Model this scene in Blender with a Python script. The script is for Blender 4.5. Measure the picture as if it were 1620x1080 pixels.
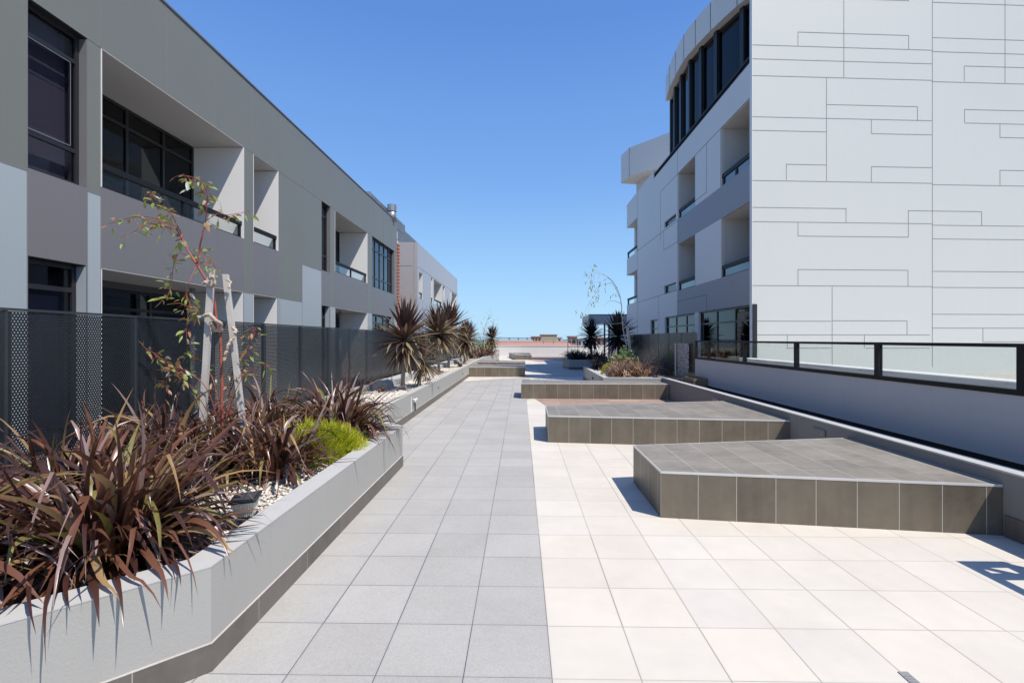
import bpy, math, random
from mathutils import Vector, Matrix
random.seed(11)
R = math.radians
for o in list(bpy.data.objects): bpy.data.objects.remove(o)
scn = bpy.context.scene
# ------------------------------------------------------------------ camera
EYE, FL, HX, HY = 1.54, 765.0, 810.0, 536.0
YAW = R(1.05)
cs, sn = math.cos(YAW), math.sin(YAW)
cam = bpy.data.cameras.new('camera'); camo = bpy.data.objects.new('camera', cam)
scn.collection.objects.link(camo); scn.camera = camo
camo.location = (0, 0, EYE); camo.rotation_euler = (R(90), 0, YAW)
cam.sensor_width = 36; cam.lens = 17.0; cam.shift_y = -4/1620
cam.clip_start = 0.05; cam.clip_end = 20000
# ------------------------------------------------------------------ sky, sun, exposure
SUNV = Vector((.508, -.418, 1)).normalized()
w = bpy.data.worlds.new('World'); scn.world = w; w.use_nodes = True
nt = w.node_tree; bg = nt.nodes['Background']
sky = nt.nodes.new('ShaderNodeTexSky'); sky.sky_type = 'NISHITA'; sky.sun_disc = False
sky.sun_elevation = math.asin(SUNV.z); sky.sun_rotation = math.atan2(SUNV.x, SUNV.y)
sky.air_density = 1.0; sky.dust_density = 0.35; sky.ozone_density = 1.6; sky.altitude = 20
tcn = nt.nodes.new('ShaderNodeTexCoord'); sxn = nt.nodes.new('ShaderNodeSeparateXYZ'); nt.links.new(tcn.outputs['Generated'], sxn.inputs[0])
rmp = nt.nodes.new('ShaderNodeValToRGB'); nt.links.new(sxn.outputs[2], rmp.inputs[0])
els = rmp.color_ramp.elements; els[0].position = 0.0; els[0].color = (3.9, 6.4, 8.6, 1)
els[1].position = 1.0; els[1].color = (.62, 1.5, 4.3, 1)
for p_, c_ in ((.12, (3.0, 5.5, 8.6, 1)), (.30, (1.75, 3.7, 7.7, 1)), (.55, (1.0, 2.45, 6.4, 1))):
    e_ = els.new(p_); e_.color = c_
mxn = nt.nodes.new('ShaderNodeMix'); mxn.data_type = 'RGBA'; mxn.inputs[0].default_value = .85
nt.links.new(sky.outputs[0], mxn.inputs[6]); nt.links.new(rmp.outputs[0], mxn.inputs[7])
nt.links.new(mxn.outputs[2], bg.inputs[0]); bg.inputs[1].default_value = 0.10
sl = bpy.data.lights.new('sun', 'SUN'); so = bpy.data.objects.new('sun', sl); scn.collection.objects.link(so)
sl.energy = 4.2; sl.angle = R(0.53); sl.color = (1, .935, .835)
so.rotation_euler = SUNV.to_track_quat('Z', 'Y').to_euler(); so.location = (20, -16, 40)
vs = scn.view_settings
vs.view_transform = 'Standard'; vs.look = 'None'; vs.gamma = 1; vs.exposure = 0.28
scn.cycles.max_bounces = 8; scn.cycles.transparent_max_bounces = 24
col = scn.collection

# ------------------------------------------------------------------ measuring helpers (surveyed sight lines -> metres)
def ray(x):
    u = (x-HX)/FL
    return (u*cs-sn, u*sn+cs)
def G(x, y, Z=0.0):                     # point on a level surface
    d = ray(x); D = FL*(EYE-Z)/(y-HY)
    return (d[0]*D, d[1]*D)
def YX(x, X):                           # distance along a wall that runs north at X
    d = ray(x); return X*d[1]/d[0]
def ZX(r, X): return EYE + r*abs(X)
def AT(x, y, D):                        # point at a given depth
    d = ray(x); return Vector((d[0]*D, d[1]*D, EYE+(HY-y)/FL*D))

# ------------------------------------------------------------------ materials
class NT:
    def __init__(s, name):
        s.m = bpy.data.materials.new(name); s.m.use_nodes = True
        s.t = s.m.node_tree; s.b = s.t.nodes['Principled BSDF']; s.out = s.t.nodes['Material Output']
    def n(s, k, **kw):
        a = s.t.nodes.new('ShaderNode'+k)
        for q, v in kw.items(): setattr(a, q, v)
        return a
    def l(s, a, b): s.t.links.new(a, b)
    def M(s, op, a, b=None, c=None, clamp=False):
        x = s.n('Math', operation=op, use_clamp=clamp)
        for i, v in enumerate((a, b, c)):
            if v is None: continue
            if isinstance(v, (int, float)): x.inputs[i].default_value = v
            else: s.l(v, x.inputs[i])
        return x.outputs[0]
    def mix(s, f, a, b, kind='MIX'):
        x = s.n('Mix', data_type='RGBA', blend_type=kind)
        for i, v in ((0, f), (6, a), (7, b)):
            if isinstance(v, (int, float)): x.inputs[i].default_value = v
            elif isinstance(v, (tuple, list)): x.inputs[i].default_value = (*v[:3], 1)
            else: s.l(v, x.inputs[i])
        return x.outputs[2]
    def noise(s, vec, scale, detail=3, rough=.55):
        x = s.n('TexNoise'); x.inputs['Scale'].default_value = scale
        x.inputs['Detail'].default_value = detail; x.inputs['Roughness'].default_value = rough
        if vec is not None: s.l(vec, x.inputs['Vector'])
        return x.outputs['Fac']
    def pos(s): return s.n('NewGeometry').outputs['Position']
    def obj(s): return s.n('TexCoord').outputs['Object']
    def uv(s): return s.n('TexCoord').outputs['UV']
    def sep(s, v):
        x = s.n('SeparateXYZ'); s.l(v, x.inputs[0]); return x.outputs
    def comb(s, a, b, c=0.0):
        x = s.n('CombineXYZ')
        for i, v in enumerate((a, b, c)):
            if isinstance(v, (int, float)): x.inputs[i].default_value = v
            else: s.l(v, x.inputs[i])
        return x.outputs[0]
    def scale(s, v, sc):
        x = s.n('VectorMath', operation='MULTIPLY'); s.l(v, x.inputs[0]); x.inputs[1].default_value = sc
        return x.outputs[0]
    def bump(s, h, strength=.3, dist=.01, chain=None):
        x = s.n('Bump'); x.inputs['Strength'].default_value = strength; x.inputs['Distance'].default_value = dist
        s.l(h, x.inputs['Height'])
        if chain: s.l(chain, x.inputs['Normal'])
        s.l(x.outputs[0], s.b.inputs['Normal']); return x.outputs[0]
    def base(s, v, rough=.5, spec=.5, metal=0):
        if isinstance(v, (tuple, list)): s.b.inputs['Base Color'].default_value = (*v[:3], 1)
        else: s.l(v, s.b.inputs['Base Color'])
        if isinstance(rough, (int, float)): s.b.inputs['Roughness'].default_value = rough
        else: s.l(rough, s.b.inputs['Roughness'])
        s.b.inputs['Specular IOR Level'].default_value = spec; s.b.inputs['Metallic'].default_value = metal
def lin(r, g, b):
    f = lambda c: ((c/255+.055)/1.055)**2.4 if c > 10 else c/255/12.92
    return (f(r), f(g), f(b))
def mul(c, k): return tuple(x*k for x in c)

def mottled(name, c, amt=.12, rough=.6, sc=1.5, fine=60, bump=.0, spec=.4, metal=0, streak=0):
    s = NT(name); p = s.obj()
    n1 = s.noise(p, sc, 4); n2 = s.noise(p, fine, 2)
    f = s.M('ADD', s.M('MULTIPLY', n1, .75), s.M('MULTIPLY', n2, .25))
    cc = s.mix(f, mul(c, 1-amt), mul(c, 1+amt))
    if streak:
        st = s.noise(s.scale(p, (9, 9, .35)), 1.0, 4)
        st = s.M('MULTIPLY', s.M('SUBTRACT', st, .5, clamp=True), streak, clamp=True)
        cc = s.mix(st, cc, mul(c, .62))
    s.base(cc, rough, spec, metal)
    if bump: s.bump(n2, bump, .004)
    return s.m
def gridmask(s, u, v, su, sv, wl, stagger=0.0):
    cu = s.M('FLOOR', s.M('DIVIDE', u, su))
    if stagger: v = s.M('ADD', v, s.M('MULTIPLY', cu, stagger*sv))
    cv = s.M('FLOOR', s.M('DIVIDE', v, sv))
    fu = s.M('SUBTRACT', s.M('DIVIDE', u, su), cu); fv = s.M('SUBTRACT', s.M('DIVIDE', v, sv), cv)
    du = s.M('MULTIPLY', s.M('MINIMUM', fu, s.M('SUBTRACT', 1, fu)), su)
    dv = s.M('MULTIPLY', s.M('MINIMUM', fv, s.M('SUBTRACT', 1, fv)), sv)
    d = s.M('MINIMUM', du, dv)
    line = s.M('LESS_THAN', d, wl)
    wn = s.n('TexWhiteNoise', noise_dimensions='2D'); s.l(s.comb(cu, cv), wn.inputs['Vector'])
    wu = s.n('TexWhiteNoise', noise_dimensions='2D'); s.l(s.comb(cu, s.M('FLOOR', s.M('MULTIPLY', cv, .34))), wu.inputs['Vector'])
    return line, d, du, dv, wn.outputs['Value'], wu.outputs['Value']
TS, TX, TY = .4035, .142, 2.60
def paving(name, c, joint, var=.06, spk=.22, warm=None):
    s = NT(name); p = s.pos(); x, y, z = s.sep(p)
    line, d, du, dv, rnd, rnd2 = gridmask(s, s.M('SUBTRACT', x, TX), s.M('SUBTRACT', y, TY), TS, TS, .0021)
    sp = s.noise(p, 130, 2, .8); bl = s.noise(p, 2.1, 5); bl2 = s.noise(p, 9, 4)
    k = s.M('ADD', s.M('MULTIPLY', s.M('SUBTRACT', rnd, .5), var*2), 1)
    k = s.M('ADD', k, s.M('MULTIPLY', s.M('SUBTRACT', sp, .5), spk))
    k = s.M('ADD', k, s.M('MULTIPLY', s.M('SUBTRACT', bl, .5), .24))
    k = s.M('ADD', k, s.M('MULTIPLY', s.M('SUBTRACT', bl2, .5), .10))
    cm = s.n('VectorMath', operation='SCALE'); cm.inputs[0].default_value = c; s.l(k, cm.inputs['Scale'])
    cc = cm.outputs[0]
    if warm: cc = s.mix(s.M('MULTIPLY', rnd2, .5), cc, s.mix(1.0, cc, warm, 'MULTIPLY'))
    # grime gathering by the joints
    gr = s.M('MULTIPLY', s.M('SUBTRACT', 1, s.M('DIVIDE', d, .014), clamp=True), .16)
    cc = s.mix(gr, cc, mul(c, .6))
    # some long joints stand open, others are tight
    wide = s.M('LESS_THAN', du, s.M('ADD', .0009, s.M('MULTIPLY', rnd2, .0024)))
    thin = s.M('LESS_THAN', dv, s.M('ADD', .0006, s.M('MULTIPLY', rnd, .0015)))
    jm = s.M('MAXIMUM', wide, thin)
    cc = s.mix(jm, cc, joint)
    s.base(cc, .75, .3)
    s.bump(s.M('SUBTRACT', s.M('MULTIPLY', sp, .25), jm), .35, .004)
    return s.m
def bench_tile(name, c, su, sv, wl, stag, off=(0, 0), grout=(.5, .48, .44), rough=.33):
    s = NT(name); u, v, _ = s.sep(s.uv())
    line, d, du, dv, rnd, rnd2 = gridmask(s, s.M('ADD', u, off[0]), s.M('ADD', v, off[1]), su, sv, wl, stag)
    n1 = s.noise(s.pos(), 3.0, 5); n2 = s.noise(s.pos(), 14, 4, .7); st = s.noise(s.scale(s.pos(), (11, 11, 1.1)), 1.0, 4)
    k = s.M('ADD', 1, s.M('MULTIPLY', s.M('SUBTRACT', rnd, .5), .22))
    k = s.M('ADD', k, s.M('MULTIPLY', s.M('SUBTRACT', n1, .5), .75)); k = s.M('ADD', k, s.M('MULTIPLY', s.M('SUBTRACT', st, .5), .5))
    cm = s.n('VectorMath', operation='SCALE'); cm.inputs[0].default_value = c; s.l(k, cm.inputs['Scale'])
    cc = s.mix(s.M('MULTIPLY', s.M('SUBTRACT', n2, .45, clamp=True), .9), cm.outputs[0], (.21, .185, .15))
    wl_ = s.M('MULTIPLY', s.M('SUBTRACT', st, .62, clamp=True), 2.2, clamp=True)
    cc = s.mix(wl_, cc, mul(c, .55))
    cc = s.mix(line, cc, grout)
    s.base(cc, s.M('ADD', rough-.02, s.M('MULTIPLY', n1, .25)), .28)
    s.bump(s.M('SUBTRACT', 1, line), .4, .002)
    return s.m
def plain(name, c, rough=.5, spec=.5, metal=0):
    s = NT(name); n = s.noise(s.obj(), 7, 3)
    s.base(s.mix(n, mul(c, .9), mul(c, 1.1)), rough, spec, metal); return s.m
def glass(name, tint, ior=1.5, extra=.0):
    s = NT(name); s.t.nodes.remove(s.b)
    tr = s.n('BsdfTransparent'); tr.inputs[0].default_value = (*tint, 1)
    gl = s.n('BsdfGlossy'); gl.inputs['Roughness'].default_value = .015; gl.inputs[0].default_value = (.95, 1, 1, 1)
    g = s.n('NewGeometry'); dt = s.n('VectorMath', operation='DOT_PRODUCT'); s.l(g.outputs['Normal'], dt.inputs[0]); s.l(g.outputs['Incoming'], dt.inputs[1])
    c = s.M('SUBTRACT', 1, s.M('ABSOLUTE', dt.outputs['Value']), clamp=True)
    f = s.M('ADD', s.M('MULTIPLY', s.M('POWER', c, 5), .9), .035+extra, clamp=True)
    mx = s.n('MixShader'); s.l(f, mx.inputs[0]); s.l(tr.outputs[0], mx.inputs[1]); s.l(gl.outputs[0], mx.inputs[2])
    s.l(mx.outputs[0], s.out.inputs[0]); return s.m
def perforated(name, c, pitch=.023, rad=.0062):
    s = NT(name); x, y, z = s.sep(s.obj())
    row = s.M('FLOOR', s.M('DIVIDE', z, pitch*.866))
    yo = s.M('ADD', y, s.M('MULTIPLY', s.M('MODULO', row, 2), pitch*.5))
    fu = s.M('MULTIPLY', s.M('SUBTRACT', s.M('FRACT', s.M('DIVIDE', yo, pitch)), .5), pitch)
    fv = s.M('MULTIPLY', s.M('SUBTRACT', s.M('FRACT', s.M('DIVIDE', z, pitch*.866)), .5), pitch*.866)
    d = s.M('SQRT', s.M('ADD', s.M('MULTIPLY', fu, fu), s.M('MULTIPLY', fv, fv)))
    # solid margin round each sheet (object origin = lower near corner)
    my = s.M('LESS_THAN', s.M('ABSOLUTE', s.M('SUBTRACT', y, .565)), .53)
    mz = s.M('LESS_THAN', s.M('ABSOLUTE', s.M('SUBTRACT', z, .66)), .625)
    hole = s.M('MULTIPLY', s.M('LESS_THAN', d, rad), s.M('MULTIPLY', my, mz))
    n = s.noise(s.obj(), 4, 4)
    s.base(s.mix(n, mul(c, .8), mul(c, 1.25)), s.M('ADD', .22, s.M('MULTIPLY', n, .16)), .6)
    tr = s.n('BsdfTransparent'); mx = s.n('MixShader')
    s.l(hole, mx.inputs[0]); s.l(s.b.outputs[0], mx.inputs[1]); s.l(tr.outputs[0], mx.inputs[2])
    s.l(mx.outputs[0], s.out.inputs[0]); return s.m
def leafmat(name, c, c2, rough=.42, trans=.15, sc=5):
    s = NT(name); n = s.noise(s.obj(), sc, 3)
    s.base(s.mix(n, c, c2), rough, .5)
    if trans:
        tl = s.n('BsdfTranslucent'); tl.inputs[0].default_value = (*mul(c2, 1.6), 1)
        mx = s.n('MixShader'); mx.inputs[0].default_value = trans
        s.l(s.b.outputs[0], mx.inputs[1]); s.l(tl.outputs[0], mx.inputs[2]); s.l(mx.outputs[0], s.out.inputs[0])
    return s.m

MT = {}
MT['pale_tile'] = paving('pale_paving', (.63, .59, .525), (.30, .275, .25), .035, .12, (1, .965, .92))
MT['grey_tile'] = paving('grey_paving', (.415, .40, .375), (.085, .09, .12), .06, .62)
MT['red_tile'] = paving('terracotta_paving', (.37, .265, .215), (.2, .13, .1), .12, .3)
MT['wall'] = mottled('render_wall', (.365, .36, .34), .07, .75, 1.2, 90, .35, .3, streak=.25)
MT['cap'] = mottled('render_cap', (.48, .475, .46), .07, .75, 2.5, 70, .3, .3, streak=.6)
MT['shadewall'] = mottled('render_wall_shaded', (.22, .215, .21), .08, .75, 1.2, 90, .4, .3, streak=.5)  # darker copy of the wall render, with the face's shade in its colour
MT['whitewall'] = mottled('render_white', (.66, .66, .65), .05, .7, 1, 60, .2, .3, streak=.4)
MT['balwall'] = mottled('balustrade_wall_render', (.50, .50, .51), .05, .7, .9, 80, .2, .3, streak=.3)
MT['membrane'] = mottled('black_membrane', (.012, .012, .013), .3, .7, 4, 60)
MT['skirt'] = bench_tile('skirting_tile', (.125, .112, .10), .6, 3, .0016, 0, (.2, .5), (.42, .4, .37))
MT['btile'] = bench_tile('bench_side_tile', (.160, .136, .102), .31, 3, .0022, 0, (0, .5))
MT['btop'] = bench_tile('bench_tile_sky_top', (.245, .222, .188), .31, .62, .0022, .37, (.03, .1), (.50, .48, .44), .45)  # greyer and lighter than the sides: sky reflection is put into this colour
MT['trim'] = plain('pale_edge_trim', (.62, .60, .58), .5)
MT['green'] = mottled('green_grey_cladding', lin(117, 119, 113), .05, .42, .6, 40, 0, .45, streak=.25)
MT['mid'] = mottled('mid_grey_cladding', lin(117, 115, 117), .05, .42, .6, 40, 0, .45, streak=.4)
MT['light'] = mottled('pale_blue_grey_cladding', lin(161, 169, 174), .04, .45, .6, 40, 0, .45, streak=.12)
MT['far_clad'] = mottled('silver_cladding', lin(168, 172, 180), .04, .45, .6, 40, 0, .45)
MT['beige_clad'] = mottled('warm_grey_cladding', lin(178, 170, 168), .04, .5, .6, 40)
MT['soffit'] = mottled('soffit', (.58, .57, .55), .05, .7, 1, 50)
MT['reveal'] = mottled('balcony_side_wall', (.78, .77, .76), .05, .6, 1, 50)
MT['joint'] = plain('panel_joint', (.10, .10, .10), .7)
MT['joint_light'] = plain('panel_joint_light', (.25, .25, .255), .7)
MT['jointgrey'] = plain('panel_joint_grey', (.20, .20, .21), .7)
MT['white'] = mottled('white_cladding', (.635, .645, .61), .025, .5, .5, 30, 0, .4, streak=.10)
MT['whiteside'] = mottled('white_side_cladding', (.70, .675, .64), .03, .5, .5, 30, 0, .4, streak=.2)
MT['band'] = mottled('grey_band_cladding', (.30, .29, .305), .05, .5, .5, 30, 0, .4, streak=.3)
MT['frame'] = plain('black_window_frame', (.022, .022, .026), .35)
MT['rail'] = plain('black_rail', (.010, .010, .011), .55, .3)
MT['dark'] = plain('dark_interior', (.012, .012, .014), .8)
MT['blind'] = mottled('grey_blind', (.42, .41, .44), .06, .8, 2, 60)
MT['tint'] = glass('tinted_window_glass', (.56, .55, .60), 1.5)
MT['tintdark'] = glass('smoked_window_glass', (.10, .10, .13), 1.5, .01)
MT['clear'] = glass('balustrade_glass', (.925, .95, .942), 1.5)
MT['perf'] = perforated('perforated_panel', (.013, .018, .025))
MT['fpost'] = plain('fence_post', (.05, .056, .066), .35, .5, .3)
MT['zinc'] = plain('galvanised', (.36, .37, .38), .4, .5, .6)
MT['gutter'] = plain('gutter_metal', (.14, .14, .145), .5)
MT['timber'] = mottled('weathered_timber', (.50, .47, .44), .25, .8, 9, 90, .5)
MT['wood'] = mottled('old_planks', (.26, .18, .11), .3, .8, 8, 60, .4)
MT['hessian'] = mottled('hessian_tie', (.52, .42, .33), .25, .9, 30, 150, .8)
MT['bark_red'] = leafmat('red_bark', (.22, .035, .03), (.40, .12, .075), .5, 0, 30)
MT['bark_pale'] = leafmat('pale_bark', (.42, .38, .33), (.62, .57, .5), .6, 0, 20)
MT['trunk'] = leafmat('cordyline_trunk', (.22, .18, .14), (.42, .36, .3), .8, 0, 25)
MT['f1'] = leafmat('flax_dark', (.034, .015, .012), (.085, .034, .024), .3, .06)
MT['f2'] = leafmat('flax_brown', (.095, .038, .024), (.20, .088, .052), .3, .1)
MT['f3'] = leafmat('flax_tan', (.27, .17, .085), (.42, .27, .12), .45, .2)
MT['f4'] = leafmat('flax_pink_sheen', (.24, .15, .135), (.34, .25, .23), .34, .08)  # pinkish pale leaves, a light sheen put into the leaf colour
MT['f5'] = leafmat('flax_olive', (.13, .12, .035), (.26, .22, .06), .4, .2)
MT['c1'] = leafmat('cordyline_purple', (.058, .026, .028), (.11, .055, .048), .42, .08)
MT['c2'] = leafmat('cordyline_brown', (.13, .10, .055), (.24, .19, .105), .5, .1)
MT['c3'] = leafmat('cordyline_straw', (.25, .195, .115), (.40, .32, .19), .6, .15)
MT['c4'] = leafmat('cordyline_shaded', (.012, .012, .014), (.035, .03, .028), .5, .03)  # near-black leaf copy, the plants' shade is put into its colour
MT['dry'] = leafmat('dry_leaf', (.25, .16, .11), (.40, .28, .2), .6, .1)
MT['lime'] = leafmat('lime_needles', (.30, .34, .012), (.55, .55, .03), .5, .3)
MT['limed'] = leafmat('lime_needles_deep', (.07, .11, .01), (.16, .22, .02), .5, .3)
MT['gum1'] = leafmat('gum_leaf_green', (.16, .24, .05), (.36, .42, .12), .45, .3)
MT['gum2'] = leafmat('gum_leaf_red', (.30, .13, .08), (.42, .25, .12), .45, .3)
MT['gum3'] = leafmat('gum_leaf_grey', (.30, .34, .27), (.45, .48, .4), .45, .2)
MT['shrub'] = leafmat('shrub_green', (.07, .14, .03), (.17, .28, .06), .5, .2)
MT['stone'] = plain('white_pebble', (.62, .57, .50), .8)
MT['stone2'] = plain('cream_pebble', (.72, .68, .62), .8)
MT['plastic'] = plain('black_plastic', (.02, .02, .025), .25)
MT['lens'] = plain('lamp_lens', (.62, .60, .52), .25)
MT['whiteplastic'] = plain('white_plastic', (.7, .7, .68), .4)
MT['drain'] = plain('drain_metal', (.27, .265, .26), .6)
MT['steel'] = plain('steel_grille', (.28, .30, .33), .4, .5, .5)
MT['roofred'] = mottled('terracotta_roof', (.46, .235, .165), .15, .8, .8, 3)
MT['brickred'] = mottled('far_brick', (.40, .25, .21), .15, .8, .8, 3)
MT['beige'] = mottled('far_beige', (.42, .36, .25), .1, .8, .8, 3)
MT['farwhite'] = mottled('far_white', (.62, .6, .58), .1, .8, .8, 3)
MT['farpane'] = plain('far_pane', (.05, .055, .07), .3)
MT['conc'] = mottled('bridge_concrete', (.22, .27, .32), .1, .9, .02, .2)
MT['orange'] = mottled('orange_slats', (.50, .15, .06), .1, .6, 5, 40)

sk = NT('fence_hole_speckle'); vv = sk.n('TexVoronoi'); vv.inputs['Scale'].default_value = 38; sk.l(sk.obj(), vv.inputs['Vector'])
sk.base(sk.mix(sk.M('GREATER_THAN', vv.outputs['Distance'], .48), (.55, .53, .52), (.12, .12, .13)), .6); MT['hole_light'] = sk.m  # speckle paints the light coming through a perforated fence panel
MT['court'] = mottled('court_paving', (.11, .11, .11), .2, .8, 1, 40)
def gravelmat():
    s = NT('gravel'); p = s.pos()
    v = s.n('TexVoronoi'); v.inputs['Scale'].default_value = 45; s.l(p, v.inputs['Vector'])
    n = s.noise(p, 8, 3); hs = s.sep(v.outputs['Color'])
    cc = s.mix(hs[0], (.50, .45, .38), (.80, .76, .70))
    cc = s.mix(s.M('MULTIPLY', s.M('SUBTRACT', v.outputs['Distance'], .35, clamp=True), 2.0, clamp=True), cc, (.16, .13, .10))
    cc = s.mix(s.M('MULTIPLY', n, .35), cc, (.42, .38, .30))
    s.base(cc, .85, .3); s.bump(s.M('SUBTRACT', 1, v.outputs['Distance']), .8, .02); return s.m
MT['gravel'] = gravelmat()
def groundmat():
    s = NT('town_ground'); p = s.pos(); n = s.noise(p, .01, 5)
    s.base(s.mix(n, (.10, .12, .07), (.24, .22, .19)), .9, .2); return s.m
MT['ground'] = groundmat()
def seamat():
    s = NT('sea'); n = s.noise(s.scale(s.pos(), (.02, .1, 1)), 1, 3)
    s.base((.05, .10, .14), .25, .5); s.bump(n, .3, .5); return s.m
MT['sea'] = seamat()

# ------------------------------------------------------------------ mesh builder
def tag(o, label=None, cat=None, group=None, kind=None):
    if label: o['label'] = label
    if cat: o['category'] = cat
    if group: o['group'] = group
    if kind: o['kind'] = kind
    return o
def root(name, loc, label, cat, group=None):
    o = bpy.data.objects.new(name, None); col.objects.link(o); o.location = loc; o.empty_display_size = .2
    return tag(o, label, cat, group)
def origin(o):
    v = Vector((0, 0, 0))
    while o: v = v + o.location; o = o.parent
    return v
class MB:
    def __init__(s): s.v = []; s.f = []; s.mi = []; s.uv = []; s.hasuv = False
    def face(s, pts, mi=0, uvs=None):
        k = len(s.v); s.v += [tuple(p) for p in pts]; s.f.append(tuple(range(k, k+len(pts)))); s.mi.append(mi)
        s.uv += list(uvs) if uvs else [(0, 0)]*len(pts)
        if uvs: s.hasuv = True
    def box(s, x0, x1, y0, y1, z0, z1, mi=0):
        x0, x1 = min(x0, x1), max(x0, x1); y0, y1 = min(y0, y1), max(y0, y1); z0, z1 = min(z0, z1), max(z0, z1)
        P = [(x, y, z) for z in (z0, z1) for y in (y0, y1) for x in (x0, x1)]
        for q, us in (((0, 2, 3, 1), 0), ((4, 5, 7, 6), 0), ((0, 1, 5, 4), 1), ((2, 6, 7, 3), 1), ((0, 4, 6, 2), 2), ((1, 3, 7, 5), 2)):
            pts = [P[i] for i in q]
            uv = [(p[0], p[1]) if us == 0 else (p[0], p[2]) if us == 1 else (p[1], p[2]) for p in pts]
            s.face(pts, mi, uv)
    def obox(s, c, d, L, W, z0, z1, mi=0):       # box on an axis: centre c, direction d, half length L, half width W
        n = (-d[1], d[0])
        q = [(c[0]+a*L*d[0]+b*W*n[0], c[1]+a*L*d[1]+b*W*n[1]) for a, b in ((-1, -1), (1, -1), (1, 1), (-1, 1))]
        s.prism(q, z0, z1, mi)
    def prism(s, poly, z0, z1, mi=0, top=None, bevel=0):
        a = sum(poly[i][0]*poly[(i+1) % len(poly)][1]-poly[(i+1) % len(poly)][0]*poly[i][1] for i in range(len(poly)))
        if a < 0: poly = poly[::-1]
        t = top if top is not None else mi; n = len(poly)
        s.face([(p[0], p[1], z1) for p in poly], t, [(p[0], p[1]) for p in poly])
        s.face([(p[0], p[1], z0) for p in poly[::-1]], mi, [(p[0], p[1]) for p in poly[::-1]])
        for i in range(n):
            p, q = poly[i], poly[(i+1) % n]; L = math.dist(p, q)
            s.face([(p[0], p[1], z0), (q[0], q[1], z0), (q[0], q[1], z1), (p[0], p[1], z1)], mi, [(0, z0), (L, z0), (L, z1), (0, z1)])
    def tube(s, pts, rad, n=8, mi=0):
        pts = [Vector(p) for p in pts]
        if not isinstance(rad, (list, tuple)): rad = [rad]*len(pts)
        rings = []
        up = Vector((0.13, .21, 1)).normalized()
        for i, p in enumerate(pts):
            t = (pts[min(i+1, len(pts)-1)]-pts[max(i-1, 0)])
            if t.length < 1e-9: t = Vector((0, 0, 1))
            t.normalize(); a = t.cross(up)
            if a.length < .05: a = t.cross(Vector((1, 0, 0)))
            a.normalize(); b = t.cross(a); k = len(s.v)
            for j in range(n):
                q = p+(a*math.cos(2*math.pi*j/n)+b*math.sin(2*math.pi*j/n))*rad[i]; s.v.append(tuple(q))
            rings.append(k)
        def add(idx):
            s.f.append(idx); s.mi.append(mi); s.uv += [(0, 0)]*len(idx)
        for r0, r1 in zip(rings, rings[1:]):
            for j in range(n): add((r0+j, r0+(j+1) % n, r1+(j+1) % n, r1+j))
        add(tuple(rings[0]+j for j in range(n))[::-1]); add(tuple(rings[-1]+j for j in range(n)))
    def leaf(s, base, d, L, W, droop=1.0, seg=7, mi=0, fold=.25, roll=0, kink=None, shape=0.15, clip=None, sway=0.0):
        d = Vector(d).normalized(); side = d.cross(Vector((0, 0, 1)))
        if side.length < .05: side = Vector((1, 0, 0))
        side.normalize(); side = Matrix.Rotation(roll, 3, d) @ side
        p = Vector(base); prev = None
        for i in range(seg+1):
            t = i/seg
            wd = W*(shape+(1-shape)*min(1, t*4.5))*(1-max(0, (t-.45)/.55)**1.7)
            nrm = side.cross(d).normalized()
            a = p-side*wd*.5+nrm*fold*wd*.5; b = p+side*wd*.5+nrm*fold*wd*.5
            k = len(s.v); s.v += [tuple(a), tuple(p), tuple(b)]
            if prev is not None:
                s.f.append((prev, prev+1, k+1, k)); s.f.append((prev+1, prev+2, k+2, k+1)); s.mi += [mi, mi]; s.uv += [(0, 0)]*8
            prev = k; st = L/seg
            p = p+d*st
            if clip: p, d = clip(p, d)
            if sway: d = (d+side*sway/seg).normalized()
            dd = droop*(.25+t*1.3)/seg
            if kink and abs(t-kink) < .5/seg: dd += 1.3
            d = (d+Vector((0, 0, -1))*dd).normalized()
            side = (side-d*side.dot(d)).normalized()
    def build(s, name, mats, parent=None, smooth=False, loc=None):
        if not isinstance(mats, (list, tuple)): mats = [mats]
        off = origin(parent) if parent else Vector(loc or (0, 0, 0))
        if loc is not None: off = Vector(loc)
        me = bpy.data.meshes.new(name)
        me.from_pydata([(v[0]-off.x, v[1]-off.y, v[2]-off.z) for v in s.v], [], s.f)
        for m in mats: me.materials.append(m)
        me.polygons.foreach_set('material_index', s.mi)
        if smooth: me.polygons.foreach_set('use_smooth', [True]*len(s.f))
        if s.hasuv:
            u = me.uv_layers.new(name='uv'); u.data.foreach_set('uv', [c for q in s.uv for c in q])
        me.update()
        o = bpy.data.objects.new(name, me); col.objects.link(o)
        if parent:
            o.parent = parent; o.location = off-origin(parent)
        else: o.location = off
        return o
def ctree(o, parent=None):
    c = o.copy(); col.objects.link(c); c.parent = parent
    for ch in list(o.children): ctree(ch, c)
    return c
def offset(pl, t):
    out = []
    for i, p in enumerate(pl):
        def nrm(a, b):
            d = Vector((b[0]-a[0], b[1]-a[1])).normalized(); return Vector((-d.y, d.x))
        n1 = nrm(pl[i-1], p) if i else nrm(p, pl[i+1]); n2 = nrm(p, pl[i+1]) if i < len(pl)-1 else n1
        m = (n1+n2).normalized(); out.append((p[0]+m.x*t/m.dot(n1), p[1]+m.y*t/m.dot(n1)))
    return out
def wallrun(pl, t, z0, z1, body, cap=None, mb=None):
    mb = mb or MB(); q = offset(pl, t)
    for i in range(len(pl)-1):
        mb.prism([pl[i], pl[i+1], q[i+1], q[i]], z0, z1)
    return mb

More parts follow.
